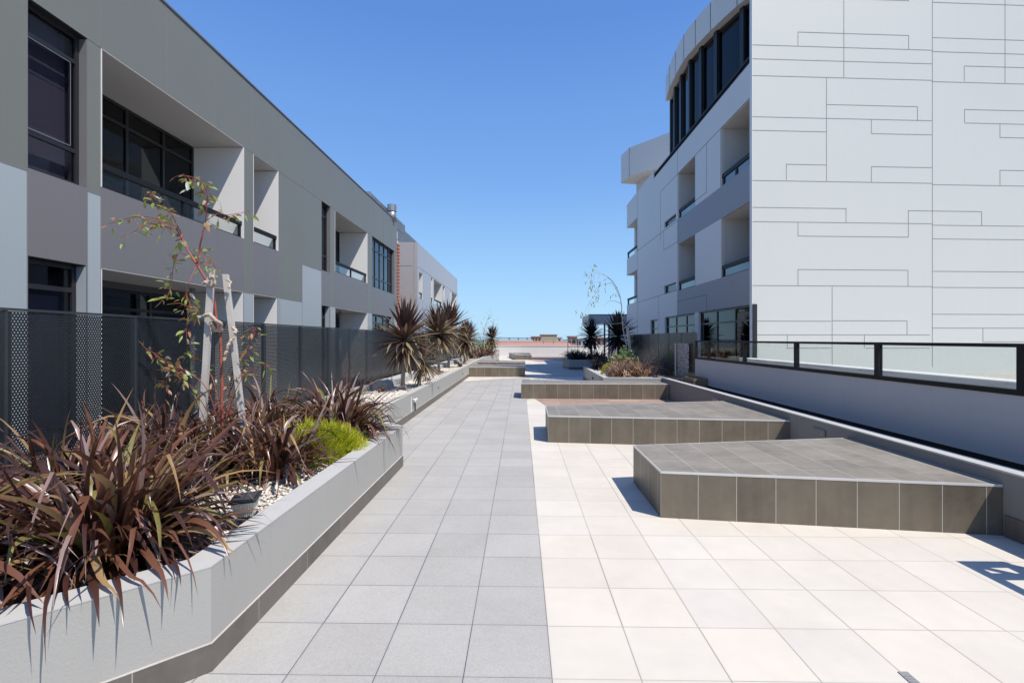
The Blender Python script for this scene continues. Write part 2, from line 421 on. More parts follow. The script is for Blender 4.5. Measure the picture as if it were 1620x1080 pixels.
# =================================================================== SETTING: ground, deck
mb = MB(); mb.face([(-6000, -3000, -9.5), (6000, -3000, -9.5), (6000, 900, -9.5), (-6000, 900, -9.5)])
tag(mb.build('ground', MT['ground']), kind='structure')
mb = MB(); mb.face([(-12000, 900, -9.6), (12000, 900, -9.6), (12000, 15000, -9.6), (-12000, 15000, -9.6)])
tag(mb.build('water', MT['sea']), kind='structure')
mb = MB(); mb.prism([(-6.92, -9), (9.5, -9), (9.5, 43.9), (-6.92, 43.9)], -.4, 0)
tag(mb.build('podium_deck', MT['pale_tile']), kind='structure')
mb = MB()
gp = [(TX, -6), (-4.5, -6), (-4.5, 18.6), G(734, 603), (TX-.05, 19.3), (.35, 19.0), (.35, 12.6), (TX, 12.2)]
mb.prism(gp, -.1, .004); tag(mb.build('grey_path', MT['grey_tile']), kind='structure')
mb = MB(); mb.prism([(1.2, 19.7), (5, 19.4), (5, 33), (2.0, 31.5), (0.0, 27.8), (.95, 23.0)], -.1, .004)
tag(mb.build('grey_path', MT['grey_tile']), kind='structure')
mb = MB()
mb.prism([G(847, 631), G(862, 640.5), (1.2, 7.4), (3.78, 7.4), (3.78, 12.6), (.6, 12.6)], -.1, .0045)
mb.prism([(1.2, 32.4), (5, 33.8), (5, 43.4), (0, 43.4), (-.4, 40)], -.1, .0045)
tag(mb.build('terracotta_paving', MT['red_tile']), kind='structure')

mb = MB(); mb.prism([(-6.9, -6), (-3.72, -6), (-3.72, 43), (-6.9, 43)], -.1, .005); tag(mb.build('courtyard_paving', MT['court']), kind='structure')
# slot drain cover at the bottom right
r = root('drain_cover', (*G(1432, 1066), 0.0), 'small grey metal drain strip set in the pale tiles at the front', 'drain cover')
c = G(1436, 1070)
mb = MB(); mb.box(c[0]-.022, c[0]+.022, c[1]-.16, c[1]+.03, .001, .0045); mb.build('plate', MT['drain'], r)
mb = MB()
for k in range(9): mb.box(c[0]-.016, c[0]+.016, c[1]-.15+k*.018, c[1]-.143+k*.018, .0045, .006)
mb.build('grating', MT['zinc'], r)

# =================================================================== PLANTER WALLS
def wall_thing(pl, t, label, top=.49, skirt=True, mat='wall', capmat='cap', z0=0.0, name='planter_wall', cat='planter wall'):
    r = root(name, (pl[1][0], pl[1][1], 0), label, cat)
    wallrun(pl, t, z0, top-.006, None).build('wall', MT[mat], r)
    b = wallrun([(p[0], p[1]) for p in offset(pl, -.002)], t+.004, top-.006, top, None)
    b.build('coping', MT[capmat], r)
    if skirt:
        s = 1 if t > 0 else -1
        sp = offset(pl, -.007*s)
        m = MB(); q = offset(pl, .004*s)
        for i in range(len(pl)-1):
            A, B, C_, D = sp[i], sp[i+1], q[i+1], q[i]; L = math.dist(A, B)
            m.prism([A, B, C_, D], .004, .133)
        m.build('skirting', MT['skirt'], r)
        m = MB(); sp2 = offset(pl, -.009*s)
        for i in range(len(pl)-1): m.prism([sp2[i], sp2[i+1], q[i+1], q[i]], .1335, .138)
        m.build('sealant', MT['timber'], r)
    return r
P1 = G(334, 1062); P2 = G(637, 737)
left_pl = [(-4.1, P1[1]-2.55), P1, P2, (-2.11, P2[1]+.72)]
lw = wall_thing(left_pl, .15, 'grey rendered planter wall nearest the camera, holding the dark red flax')
left_pl2 = [(-2.11, P2[1]+.72), (-2.11, 28.2), (-1.52, 33.4), (-2.4, 35.2), (-3.7, 35.2)]
lw2 = wall_thing([(left_pl2[0][0], left_pl2[0][1]+.16)]+left_pl2[1:], .15, 'long grey planter wall running beside the row of spiky palms')
def deck_gravel(poly, z, name='gravel_bed', lab='white gravel filling the planter bed'):
    m = MB(); m.prism(poly, z-.3, z); return tag(m.build(name, MT['gravel']), kind='structure')
ip = offset(left_pl, .14); ip2 = offset(left_pl2, .14)
deck_gravel([ip[0], ip[1], ip[2], (-2.25, P2[1]+.85), ip2[1], ip2[2], ip2[3], (-3.55, 35.1), (-3.55, 1)], .40)
# pebble piles near the camera
m = MB(); rr = random.Random(5)
def inside(px, py):
    if px < -3.5: return False
    if py > P2[1]+.3 - 0: return px < -2.28
    if py > P1[1]: return px < P1[0]-.17 and not (py > P2[1]-.02 and px > -1.55)
    return (px-P1[0])+.0 < (py-P1[1])-.22
def stone(m, x, y, z, s_, mi):
    k = len(m.v); a = rr.uniform(0, 6.28)
    pts = [(1, 0, 0), (.3, 1, .1), (-.9, .4, 0), (-.5, -.9, 0), (.6, -.8, .1), (0.1, 0, .75), (0, 0, -.6)]
    for p in pts:
        q = [c*s_*rr.uniform(.75, 1.25) for c in p]
        m.v.append((x+q[0]*math.cos(a)-q[1]*math.sin(a), y+q[0]*math.sin(a)+q[1]*math.cos(a), z+q[2]))
    for j in range(5):
        for f in ((k+j, k+(j+1) % 5, k+5), (k+(j+1) % 5, k+j, k+6)):
            m.f.append(f); m.mi.append(mi); m.uv += [(0, 0)]*3
cnt = 0
while cnt < 15000:
    y_ = rr.uniform(.9, 7.5)**1.0; x_ = rr.uniform(-3.5, -1.5)
    if not inside(x_, y_): continue
    cnt += 1
    stone(m, x_, y_, .402+rr.uniform(0, .014), rr.uniform(.007, .016), rr.randrange(2))
for _ in range(9000):
    stone(m, rr.uniform(-3.15, -2.27), 7.5+rr.random()**1.6*14, .402+rr.uniform(0, .015), rr.uniform(.010, .022), rr.randrange(2))
tag(m.build('gravel', [MT['stone'], MT['stone2']]), kind='stuff', label='white pebbles scattered over the planter bed', cat='gravel')

# kerb behind the gravel along the fence
r = root('kerb', (-3.0, 10.8, .4), 'low pale kerb between the white gravel and the dark fence', 'kerb')
m = MB(); m.box(-3.35, -3.0, 10.8, 34.5, .3, .56); m.build('block', MT['cap'], r)
m = MB(); m.box(-3.5, -3.36, 1, 34.5, .3, .52); m.build('footing', MT['wall'], r)

# =================================================================== BENCHES
def bench(polypx, label, H=.40, group='tiled benches', trim=True, poly=None):
    P = poly or [G(x, y, H) for x, y in polypx]
    r = root('tiled_bench', (P[0][0], P[0][1], 0), label, 'bench', group)
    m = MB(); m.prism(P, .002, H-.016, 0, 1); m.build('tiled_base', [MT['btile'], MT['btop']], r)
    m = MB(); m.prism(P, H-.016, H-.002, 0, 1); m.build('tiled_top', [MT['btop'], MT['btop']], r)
    if trim:
        m = MB(); n = len(P)
        cx = sum(p[0] for p in P)/n; cy = sum(p[1] for p in P)/n
        a = sum(P[i][0]*P[(i+1) % n][1]-P[(i+1) % n][0]*P[i][1] for i in range(n)); sg = 1 if a > 0 else -1
        q = P+[P[0]]
        for i in range(n):
            A, B = q[i], q[i+1]; d = Vector((B[0]-A[0], B[1]-A[1])).normalized(); nn = Vector((-d.y, d.x))*sg
            m.prism([(A[0]-nn.x*.002, A[1]-nn.y*.002), (B[0]-nn.x*.002, B[1]-nn.y*.002), (B[0]+nn.x*.006, B[1]+nn.y*.006), (A[0]+nn.x*.006, A[1]+nn.y*.006)], H-.019, H)
        m.build('edge_trim', MT['trim'], r)
    return r
WX = 3.775
b1 = [G(1045.2, 745, .4), (WX, 3.86), (WX, G(1346, 692, .4)[1]), G(1002, 703.7, .4)]
bench(None, 'widest brown tiled bench, nearest the camera on the pale tiles', poly=b1)
b2 = [G(867, 657, .4), (WX, G(1256, 664.5, .4)[1]), (WX, G(1156, 634, .4)[1]), G(863, 641, .4)]
bench(None, 'brown tiled bench second from the camera, small shadow at its left end', poly=b2)
b3 = [G(824.4, 606, .4), (WX, G(1060.6, 607, .4)[1]), (WX, 12.95), (2.2, 13.2), G(825, 599.7, .4)]
bench(None, 'brown tiled bench that ends against the planter of dry brown flax', poly=b3)
b4 = [(-2.105, G(741, 596)[1]), G(830.8, 596), G(830.8, 572.5, .4), (-2.105, G(760, 573, .4)[1])]
b4 = [(-2.1, 19.65), (.17, 19.65), (.17, 21.3), (-2.1, 21.9)]
bench(None, 'tiled bench against the left planter wall, nearer of the two there', poly=b4)
b5 = [(-2.1, 23.6), (.21, 23.2), (.21, 24.6), (-2.1, 25.6)]
bench(None, 'tiled bench against the left planter wall, farther one mostly hidden', poly=b5, H=.42)
b6 = [G(814.8, 569), G(841, 569), G(837.5, 557.5, .38), G(805, 557.5, .38)]
bench(None, 'small dark tiled block seat standing alone by the end wall', poly=b6, H=.37)

# =================================================================== RIGHT LOW WALL, BALUSTRADE WALL
r = root('low_wall', (WX, 6, 0), 'low grey wall with pale top that the brown benches butt against', 'wall')
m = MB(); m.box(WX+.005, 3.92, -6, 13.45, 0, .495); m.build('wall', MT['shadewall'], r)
m = MB(); m.box(WX, 3.925, -6, 13.46, .495, .51); m.build('coping', MT['cap'], r)
m = MB(); m.box(WX-.008, WX+.006, -6, 3.84, .005, .17); m.build('skirting', MT['skirt'], r)
for (px, py, ww) in ((1296, 683, .13), (1133, 633, .16)):
    yy = YX(px, WX); zz = EYE-(py-HY)/FL*WX/(ray(px)[0])
    v = MB(); v.box(WX-.012, WX+.006, yy-ww, yy+ww, zz-.04, zz+.04)
    vo = v.build('wall_light', MT['steel'], r)
    v = MB()
    for k in range(5): v.box(WX-.016, WX-.012, yy-ww+.015, yy+ww-.015, zz-.032+k*.014, zz-.025+k*.014)
    v.build('louvre', MT['zinc'], vo)
m = MB(); m.box(3.93, 4.4, -6, 12.3, .0, .30); tag(m.build('gap_fill', MT['membrane']), kind='structure')  # near-black fill between the low wall and the balustrade wall

BX = 4.4
r = root('balustrade_wall', (BX, 6, 0), 'long pale wall topped by the black framed glass balustrade', 'balustrade')
m = MB(); m.box(BX, BX+.16, -6, 12.3, .44, 1.04); m.build('wall', MT['balwall'], r)
m = MB(); m.box(BX+.01, BX+.15, -6, 12.3, .1, .44); m.build('base_membrane', MT['membrane'], r)
ztop, zbot = 1.50, 1.04
m = MB(); m.box(BX-.005, BX+.055, -6, 12.3, ztop-.035, ztop); m.build('top_rail', MT['rail'], r)
m = MB(); m.box(BX-.01, BX+.07, -6, 12.3, zbot, zbot+.05); m.build('bottom_rail', MT['rail'], r)
ys = [YX(x, BX) for x in (1098, 1119.6, 1176, 1257.4, 1385.6, 1613)]; ys += [ys[-1]-1.78*k for k in (1, 2, 3, 4)]
ys[0] = 12.28
for i, y_ in enumerate(ys):
    m = MB(); m.box(BX-.004, BX+.05, y_-.045, y_+.025, zbot+.05, ztop-.035); m.build('post', MT['rail'], r)
    if i:
        m = MB(); m.box(BX+.02, BX+.03, y_+.025, ys[i-1]-.045, zbot+.05, ztop-.035); m.build('glass_pane', MT['clear'], r)

# terrace behind the balustrade
m = MB(); m.prism([(4.56, -6), (22, -6), (22, 15.6), (6.67, 14.07), (6.67, 20), (4.56, 20)], .1, .5)
tag(m.build('terrace', MT['gravel']), kind='structure')
r = root('terrace_kerb', (6.0, 6, .5), 'pale kerb wall on the terrace seen through the glass balustrade', 'kerb')
m = MB(); m.box(6.0, 6.35, -4, 13.4, .5, 1.0); m.build('wall', MT['balwall'], r)
m = MB(); m.box(5.99, 6.36, -4, 13.41, 1.0, 1.02); m.build('coping', MT['whitewall'], r)

# right planters
ra = wall_thing([(WX-.01, 13.0), (2.24, 13.22), (2.36, 18.3), (4.3, 19.4)], -.15, 'grey planter wall around the dry brown flax and the thin pale tree', .49)
deck_gravel([(4.35, 13.1), (2.38, 13.35), (2.5, 18.2), (4.3, 19.2)], .41)
m = MB()
for _ in range(1500): stone(m, rr.uniform(2.4, 4.3), rr.uniform(13.35, 18), .412+rr.uniform(0, .02), rr.uniform(.015, .03), rr.randrange(2))
tag(m.build('gravel', [MT['stone'], MT['stone2']]), kind='stuff', label='pale pebbles in the planter of dry flax', cat='gravel')
rb = wall_thing([(5.2, 24.3), (2.42, 24.3), (2.31, 26.9), (3.4, 29.3), (5.2, 29.3)], -.15, 'farther angular grey planter wall lying in the building shadow', .49)
deck_gravel([(5.1, 24.4), (2.55, 24.4), (2.45, 26.9), (3.5, 29.2), (5.1, 29.2)], .41)

# end wall of the deck
r = root('end_wall', (0, 43.5, 0), 'long white parapet wall closing the far end of the deck', 'wall')
m = MB(); m.box(-6.9, 9.5, 43.5, 43.75, 0, .9); m.build('wall', MT['whitewall'], r)
m = MB(); m.box(-6.95, 9.5, 43.46, 43.79, .9, .96); m.build('coping', MT['whitewall'], r)

# =================================================================== LEFT FENCE
FX = -3.6; FT = EYE+.0555*3.6
def fence(X, ystart, n, pitch, z0, z1, label, bk=-1):
    r = root('perforated_fence', (X, ystart, z0), label, 'fence')
    for i in range(n):
        y0 = ystart+i*pitch
        m = MB(); m.box(X, X+.003, y0+.012, y0+pitch-.012, z0, z1-.004); m.build('mesh_panel', MT['perf'], r, loc=(X, y0, z0+.01))
        m = MB(); m.box(X+bk*.04, X-bk*.006, y0-.009, y0+.009, z0-.02, z1); m.build('post', MT['fpost'], r)
    m = MB(); m.box(X-.012, X+.010, ystart, ystart+n*pitch, z1, z1+.018); m.build('top_rail', MT['fpost'], r)
    return r
pitch = 1.135; f0 = YX(9, FX)
fence(FX, f0-3*pitch, 31, pitch, .45, FT, 'tall dark perforated metal fence behind the left planter')
fence(4.44, 12.36, 7, 1.12, .42, 1.70, 'dark glossy metal fence behind the dry flax on the right', 1)

# =================================================================== LEFT BUILDINGS
LX = -5.8; LB = -6.92
def cells(ya, yb, za, zb, openings):
    ycut = sorted({ya, yb, *[c for o in openings for c in o[:2] if ya < c < yb]})
    zcut = sorted({za, zb, *[c for o in openings for c in o[2:4] if za < c < zb]})
    return ycut, zcut
def facade(r, X, Xb, ya, yb, za, zb, openings, colour, splits_y=(), splits_z=(), mats=None):
    ycut = sorted({ya, yb, *[c for o in openings for c in o[:2]], *splits_y}); ycut = [c for c in ycut if ya <= c <= yb]
    zcut = sorted({za, zb, *[c for o in openings for c in o[2:4]], *splits_z}); zcut = [c for c in zcut if za <= c <= zb]
    cellmap = {}
    for iy, (y0, y1) in enumerate(zip(ycut, ycut[1:])):
        for iz, (z0, z1) in enumerate(zip(zcut, zcut[1:])):
            ym, zm = (y0+y1)/2, (z0+z1)/2
            if any(o[0] < ym < o[1] and o[2] < zm < o[3] for o in openings): continue
            cellmap[iy, iz] = (colour(ym, zm), y0, y1, z0, z1)
    main = max({c[0] for c in cellmap.values()}); left = set(cellmap)
    while left:
        st = [left.pop()]; k = cellmap[st[0]][0]; m = MB()
        while st:
            c = st.pop(); m.box(X, Xb, *cellmap[c][1:])
            for dy, dz in ((1, 0), (-1, 0), (0, 1), (0, -1)):
                e_ = (c[0]+dy, c[1]+dz)
                if e_ in left and cellmap[e_][0] == k: left.discard(e_); st.append(e_)
        m.build('wall' if k == main else 'cladding', MT[k], r)
def liner(r, X, Xb, y0, y1, z0, z1, s=1, side='reveal', soff='soffit'):
    e = .006; t = .004
    a, b = (X, Xb)
    m = MB(); m.box(a-.01*s*0-(.05 if s > 0 else -.05), b, y0+e-.004, y1-e+.004, z1-e-t, z1-t*.5); m.build('soffit', MT[soff], r)
    m = MB(); m.box(a-(.06 if s > 0 else -.06), b, y1-e-t, y1-t*.5, z0, z1-.02); m.build('side_wall', MT[side], r)
    m = MB(); m.box(a-(.06 if s > 0 else -.06), b, y0+t*.5, y0+e+t, z0, z1-.02); m.build('side_wall', MT[side], r)
def win_x(r, X, y0, y1, z0, z1, inn, muls=(), trans=(), fw=.045, pane='tint', blind=None, dp=.05):
    """window in a wall whose outward face looks along X; inn = -1 / +1 the way into the room"""
    o = MB(); xa, xb = X, X+inn*dp
    o.box(xa, xb, y0, y0+fw, z0, z1); o.box(xa, xb, y1-fw, y1, z0, z1)
    o.box(xa, xb, y0+fw, y1-fw, z0, z0+fw); o.box(xa, xb, y0+fw, y1-fw, z1-fw, z1)
    for a in muls: o.box(xa-inn*.002, xb, a-fw/2, a+fw/2, z0+fw, z1-fw)
    for a in trans: o.box(xa+inn*.003, xb, y0+fw, y1-fw, a-fw/2, a+fw/2)
    f = o.build('window', MT['frame'], r)
    p = MB(); p.box(X+inn*.025, X+inn*.030, y0+fw*.5, y1-fw*.5, z0+fw*.5, z1-fw*.5); p.build('pane', MT[pane], f)
    if blind:
        p = MB(); 
        for (a, b_, c_, d_) in blind: p.box(X+inn*.16, X+inn*.17, a, b_, c_, d_)
        p.build('blind', MT['blind'], f)
    return f
def balcony(r, X, y0, y1, z0, zr, inn, n=2, bar=.04, pane='clear', hb=.08):
    o = MB(); o.box(X+inn*.03, X+inn*.10, y0+.01, y1-.01, zr-hb, zr); o.box(X+inn*.04, X+inn*.10, y0+.01, y1-.01, z0, z0+.03)
    for k in range(n+1):
        a = y0+.02+(y1-y0-.04-bar)*k/n; o.box(X+inn*.045, X+inn*.095, a, a+bar, z0+.03, zr-hb)
    f = o.build('balcony_rail', MT['rail'], r)
    p = MB(); p.box(X+inn*.065, X+inn*.075, y0+.03, y1-.03, z0+.03, zr-hb); p.build('glass', MT[pane], f)
def sliding(r, Xb, y0, y1, z0, z1, inn, muls=(), blind=()):
    """dark glazing on the back wall of a balcony"""
    X = Xb-inn*.07
    b = MB(); b.box(Xb-inn*.004, Xb+inn*.01, y0+.02, y1-.02, z0, z1-.01); b.build('dark_room', MT['dark'], r)
    f = win_x(r, X, y0+.01, y1-.01, z0, z1-.012, inn, muls, ((z1-.35),), .05, 'tintdark')
    if blind:
        p = MB()
        for a, c in blind: p.box(Xb-inn*.012, Xb-inn*.006, a, c, z0, z1-.4)
        p.build('blind', MT['blind'], f)

y = lambda px: YX(px, LX)
z_fb, z_roof, z_sp, z_l, z_bal, z_rail = ZX(.6926, LX), 7.0, ZX(.341, LX), ZX(.169, LX), ZX(.362, LX), ZX(.4228, LX)
Lr = root('apartment_building', (LX, 12, 0), 'grey panelled two storey apartment building along the left, nearer block', 'building')
W1 = (y(43), y(138), ZX(.347, LX), z_fb); WL1 = (y(43), y(136), 0.1, z_l)
B1 = (y(159.4), y(385.5), z_bal, z_fb); BL1 = (y(159.4), y(384), 0.1, z_l)
B2 = (y(400.4), y(440), z_bal, z_fb); BL2 = (y(400.4), y(438), .1, z_l)
W2 = (y(508.5), y(522.5), ZX(.345, LX), z_fb); WL2 = (y(508.5), y(521), .1, z_l)
B3 = (y(529.6), y(581), z_bal, z_fb); BL3 = (y(529.6), y(581), .1, z_l)
W3 = (y(588.7), y(623.5), ZX(.35, LX), z_fb); WL3 = (y(588.7), y(620), .1, z_l)
Lend = y(628)
ops = [W1, WL1, B1, BL1, B2, BL2, W2, WL2, B3, BL3, W3, WL3]
y442, y478 = y(442.6), y(478)
def lcol(ym, zm):
    if zm > z_fb: return 'green'
    for o, ol in ((W1, WL1), (B1, BL1), (B2, BL2), (W2, WL2), (B3, BL3), (W3, WL3)):
        if o[0] < ym < o[1]: return 'mid'
    if ym < W1[0]: return 'green' if zm > z_sp else 'light'
    if ym < B1[0]: return 'green' if zm > z_sp else 'light'
    if y478 < ym < W2[0]: return 'green' if zm > z_sp else 'light'
    return 'green' if zm > z_l else 'light'
facade(Lr, LX, LB, -4, Lend, -.4, z_roof, ops, lcol, (y442, y478), (z_sp, z_l, z_fb))
m = MB(); m.box(LB-.001, -14, -4, Lend, -9.5, z_roof-.3); m.box(LX-.01, LB, -4, Lend, -9.5, -.4); m.build('structure_core', MT['mid'], Lr)
m = MB(); m.box(LX-.0, LX+.02, -4, Lend, z_roof, z_roof+.03); m.box(LX, LX-.35, -4, Lend, z_roof, z_roof+.025); m.build('parapet_cap', MT['gutter'], Lr)
# roof gutter and guard rail
m = MB(); m.box(-6.02, -6.12, y(290), 19.4, 7.0, 7.16); m.box(-5.98, -6.2, y(290), 19.4, 7.18, 7.21); m.build('gutter', MT['gutter'], Lr)
# cladding joints
jm = MB(); e = .0035; hw = .006
yj = y(158)
k = 0
ylist = []
while yj+k*1.247 < Lend: ylist.append(yj+k*1.247); k += 1
ylist += [yj-1.247*j for j in range(1, 7)]
for a in ylist: jm.box(LX, LX+e, a-hw, a+hw, z_fb, z_roof)
def hj(a, b, z): jm.box(LX, LX+e, a, b, z-hw, z+hw)
def vj(a, z0, z1): jm.box(LX, LX+e, a-hw, a+hw, z0, z1)
hj(-4, W1[0], z_sp); hj(W1[0], B1[0]-.01, z_fb+.006); hj(W1[1], B1[0], z_sp)
hj(B1[1], B2[0], z_l); hj(B1[1], Lend, z_fb+.006); hj(y442, y478, z_l); hj(y478, W2[0], z_sp)
for a in (W1[0], W1[1], B1[0]): vj(a, 0, z_sp)
for a in (y442, y478, B1[1], B2[0], W2[0], B3[0], B3[1], W3[0], W3[1]): vj(a, .1, z_fb)
vj(B2[1], z_l, z_bal); vj(W1[0]-1.3, 0, z_fb); vj(W1[0]-2.6, 0, z_fb)
jm.build('panel_joints', MT['jointgrey'], Lr)
# windows
def upwin(o, muls, t1, t2, blind=True):
    liner(Lr, LX-.062, LB, *o, s=-1, side='mid', soff='frame')
    bl = [(o[0]+.05, o[1]-.05, o[2]+.02, o[3]-.02)]
    return win_x(Lr, LX-.10, o[0]+.004, o[1]-.014, o[2]+.004, o[3]-.004, -1, muls, (t1, t2), .05, 'tint', bl)
upwin(W1, (), 5.20, 4.02)
f = MB(); a0, a1 = W1[0]+.075, W1[1]-.14
for zz in (4.06, 5.15): f.box(LX-.095, LX-.092, a0, a1, zz, zz+.008)
for aa in (a0, a1-.006): f.box(LX-.095, LX-.092, aa, aa+.006, 4.06, 5.158)
f.build('window_sash', MT['zinc'], Lr)
upwin(W2, (), 5.2, 4.02)
L3 = W3[1]-W3[0]
upwin(W3, [W3[0]+L3*q for q in (.22, .42, .62, .82)], 5.12, 4.0)
for o in (WL1, WL2, WL3):
    liner(Lr, LX-.062, LB, *o, s=-1, side='light', soff='frame')
    win_x(Lr, LX-.12, o[0]+.004, o[1]-.014, 0.2, o[3]-.004, -1, () if o is not WL3 else [W3[0]+L3*q for q in (.3, .6)], (2.18,), .06, 'tint', [(o[0]+.1, o[1]-.1, .2, 2.1)])
for o in (B1, B2, B3):
    L = o[1]-o[0]
    sliding(Lr, LB, o[0], o[1], o[2]-.5+.5, o[3], -1, (o[0]+L*.5, o[0]+L*.75) if L > 1.5 else (), ((o[0]+L*.28, o[0]+L*.36),) if L > 2 else ())
    liner(Lr, LX-.05, LB, *o, s=-1)
    balcony(Lr, LX, o[0], o[1], o[2], z_rail, -1, 2 if L > 1.5 else 1)
for o in (BL1, BL2, BL3):
    L = o[1]-o[0]
    sliding(Lr, LB, o[0], o[1], o[2], o[3]-.12, -1, (o[0]+L*.33, o[0]+L*.66) if L > 1.5 else (), ((o[0]+L*.1, o[0]+L*.3), (o[0]+L*.4, o[0]+L*.6)) if L > 1.5 else ())
    liner(Lr, LX-.05, LB, *o, s=-1)
m = MB(); m.tube([(LX-.5, y(345), 0), (LX-.5, y(345), z_l)], .045, 12); m.tube([(LX-.5, B3[1]-1.4, 0), (LX-.5, B3[1]-1.4, z_l)], .05, 12)
m.build('downpipe', MT['light'], Lr, smooth=True)

# plant screen and duct on the roof
r = root('plant_screen', (-6.1, 20, 7), 'ribbed metal screen on the roof edge of the left building', 'roof screen')
m = MB()
for k in range(9): m.box(-6.1, -6.13, 19.6, 25.4, 7.02+k*.055, 7.05+k*.055)
for a in range(8): m.box(-6.13, -6.16, 19.6+a*.82, 19.64+a*.82, 7.0, 7.5)
m.build('louvre', MT['zinc'], r)
m = MB(); m.box(-6.1, -7.2, 19.5, 19.6, 7.0, 7.52); m.build('end_panel', MT['zinc'], r)
d = AT(620, 330, 22)
r = root('roof_vent', (d.x, d.y, 7.0), 'round galvanised duct cowl standing on the left roof', 'roof vent')
m = MB(); m.tube([(d.x, d.y, 6.9), (d.x, d.y, d.z-.12)], .19, 16); m.build('pipe', MT['zinc'], r, smooth=True)
m = MB(); m.tube([(d.x, d.y, d.z-.14), (d.x, d.y, d.z+.16), (d.x, d.y, d.z+.2)], [.21, .21, .1], 20); m.build('cowl', MT['zinc'], r)

# orange slatted screen between the blocks
r = root('orange_screen', (-5.95, 23.5, 0), 'narrow orange and white slatted screen between the two left blocks', 'screen')
m = MB()
for k in range(34): m.box(-5.91, -5.98, Lend+.02, Lend+1.0, .6+k*.165, .6+k*.165+.085)
m.build('slats', MT['orange'], r)
m = MB(); m.box(-5.98, -6.06, Lend+.02, Lend+1.0, 0, 6.3); m.build('backing', MT['whitewall'], r)
m = MB(); m.box(-5.9, -6.1, Lend+.02, Lend+.5, 6.3, 6.65); m.build('junction_box', MT['whitewall'], r)

# second left block
Y2 = y(660.5); Y2e = y(723.6)
r2 = root('apartment_building', (LX, Y2, 0), 'paler silver apartment block farther along on the left', 'building')
rr2 = lambda x0, x1, za, zb: (y(x0), y(x1), za, zb)
zt2 = ZX(.70, LX)
o2 = [rr2(662.7, 668.5, 3.85, ZX(.66, LX)), rr2(681.5, 684.5, 3.85, zt2-.07), rr2(686.2, 699, 3.85, zt2-.07), rr2(700.5, 704, 3.85, zt2-.07), rr2(712, 713.6, 3.85, zt2-.07), rr2(714.8, 722.7, 3.85, zt2-.07),
      rr2(681.5, 684.5, .2, 2.4), rr2(688, 700, .2, 2.4), rr2(661.8, 668, .2, 2.4)]
facade(r2, LX, LX-1.0, Y2, Y2e, -.4, 6.96, o2, lambda ym, zm: 'far_clad')
m = MB(); m.box(-6.81, -14, Y2+.01, Y2e, -9.5, 6.9); m.build('structure_core', MT['far_clad'], r2)
m = MB(); m.box(LX-.003, -14, Y2-.02, Y2+.005, -9.5, 6.96); m.build('end_wall_cladding', MT['beige_clad'], r2)
m = MB(); m.box(LX-.3, -14, Y2-.024, Y2-.02, 5.62, 5.64); m.box(LX-.19, LX-.2, Y2-.024, Y2-.02, 0, 6.96); m.build('panel_joints', MT['joint'], r2)
for o in o2:
    b = MB(); b.box(-6.79, -6.8, o[0], o[1], o[2], o[3]); 
    b.build('window', MT['frame'], r2)
    if o[2] > 3: liner(r2, LX-.05, LX-.98, *o, s=-1)
    if o[2] > 3: balcony(r2, LX, o[0], o[1], o[2], o[2]+.38, -1, 2 if o[1]-o[0] > 2 else 1)
j2 = MB()
for a in (668.8, 680.5, 705.5): j2.box(LX, LX+.004, y(a)-.012, y(a)+.012, 0, zt2)
j2.box(LX, LX+.004, Y2, Y2e, zt2-.012, zt2+.012); j2.box(LX, LX+.004, y(669), y(681), 3.3, 3.33); j2.build('facade_joints', MT['jointgrey'], r2)
r = root('roof_screen', (-6.9, 30, 6.9), 'grey mesh plant screen rising behind the silver block roof', 'roof screen')
m = MB()
for k in range(14): m.box(-6.9, -6.93, Y2+.1, 35, 6.92+k*.078, 6.96+k*.078)
for k in range(12): m.box(-6.93, -6.97, Y2+.1+k*.62, Y2+.14+k*.62, 6.9, 8.02)
m.box(-6.99, -7.0, Y2+.1, 35, 6.9, 8.0)
m.build('mesh', MT['zinc'], r)

# =================================================================== RIGHT BUILDING
RX = 6.67; RB = 7.9
ry = lambda px: YX(px, RX); rz = lambda t: EYE+t*RX
Yc = ry(1190)
Rr = root('apartment_building', (RX, Yc, 0), 'tall white apartment building on the right with patterned front wall', 'building')
zA, zB, zC, zD = rz(.15), rz(.305), rz(.600), rz(.760); zE = rz(1.05); zP = rz(1.205); zP2 = rz(1.262)
oA, oB = (ry(1186.5), ry(1140.6)), (ry(1099.7), ry(1072.8))
y1072, y1008, yend = ry(1072), ry(1008.5), ry(991.7)
oo = [(oA[0], oA[1], zD, zE), (oA[0], oA[1], zB, zC), (oB[0], oB[1], zD, zE), (oB[0], oB[1], zB, zC)]
sw = [(ry(1069.4), ry(1051), rz(.767), rz(.811)), (ry(1069.4), ry(1051), rz(.314), rz(.367))]
gw = [(Yc+.03, ry(1105), .55, zA), (ry(1099), ry(1051.7), .55, zA), (ry(1040.4), ry(1029), .55, rz(.145))]
eo = [(y1008+.08, yend+.01, rz(.75), rz(1.044)), (y1008+.08, yend+.01, rz(.316), rz(.597))]
allo = oo+sw+gw+eo
def rcol(ym, zm):
    if ym < y1072 and (zA < zm < zB or zC < zm < zD): return 'band'
    return 'whiteside'
facade(Rr, RX, RB, Yc+.09, yend, -.4, zP, allo, rcol, (y1072, y1008), (zA, zB, zC, zD, zE))
m = MB(); m.box(RX, RB, ry(1034), yend, zP, zP2); m.build('parapet', MT['whiteside'], Rr)
m = MB(); m.box(RB+.001, 22, Yc+1.2, yend, -9.5, zP); m.box(RX+.01, RB, Yc, yend, -9.5, -.4); m.build('structure_core', MT['whiteside'], Rr)
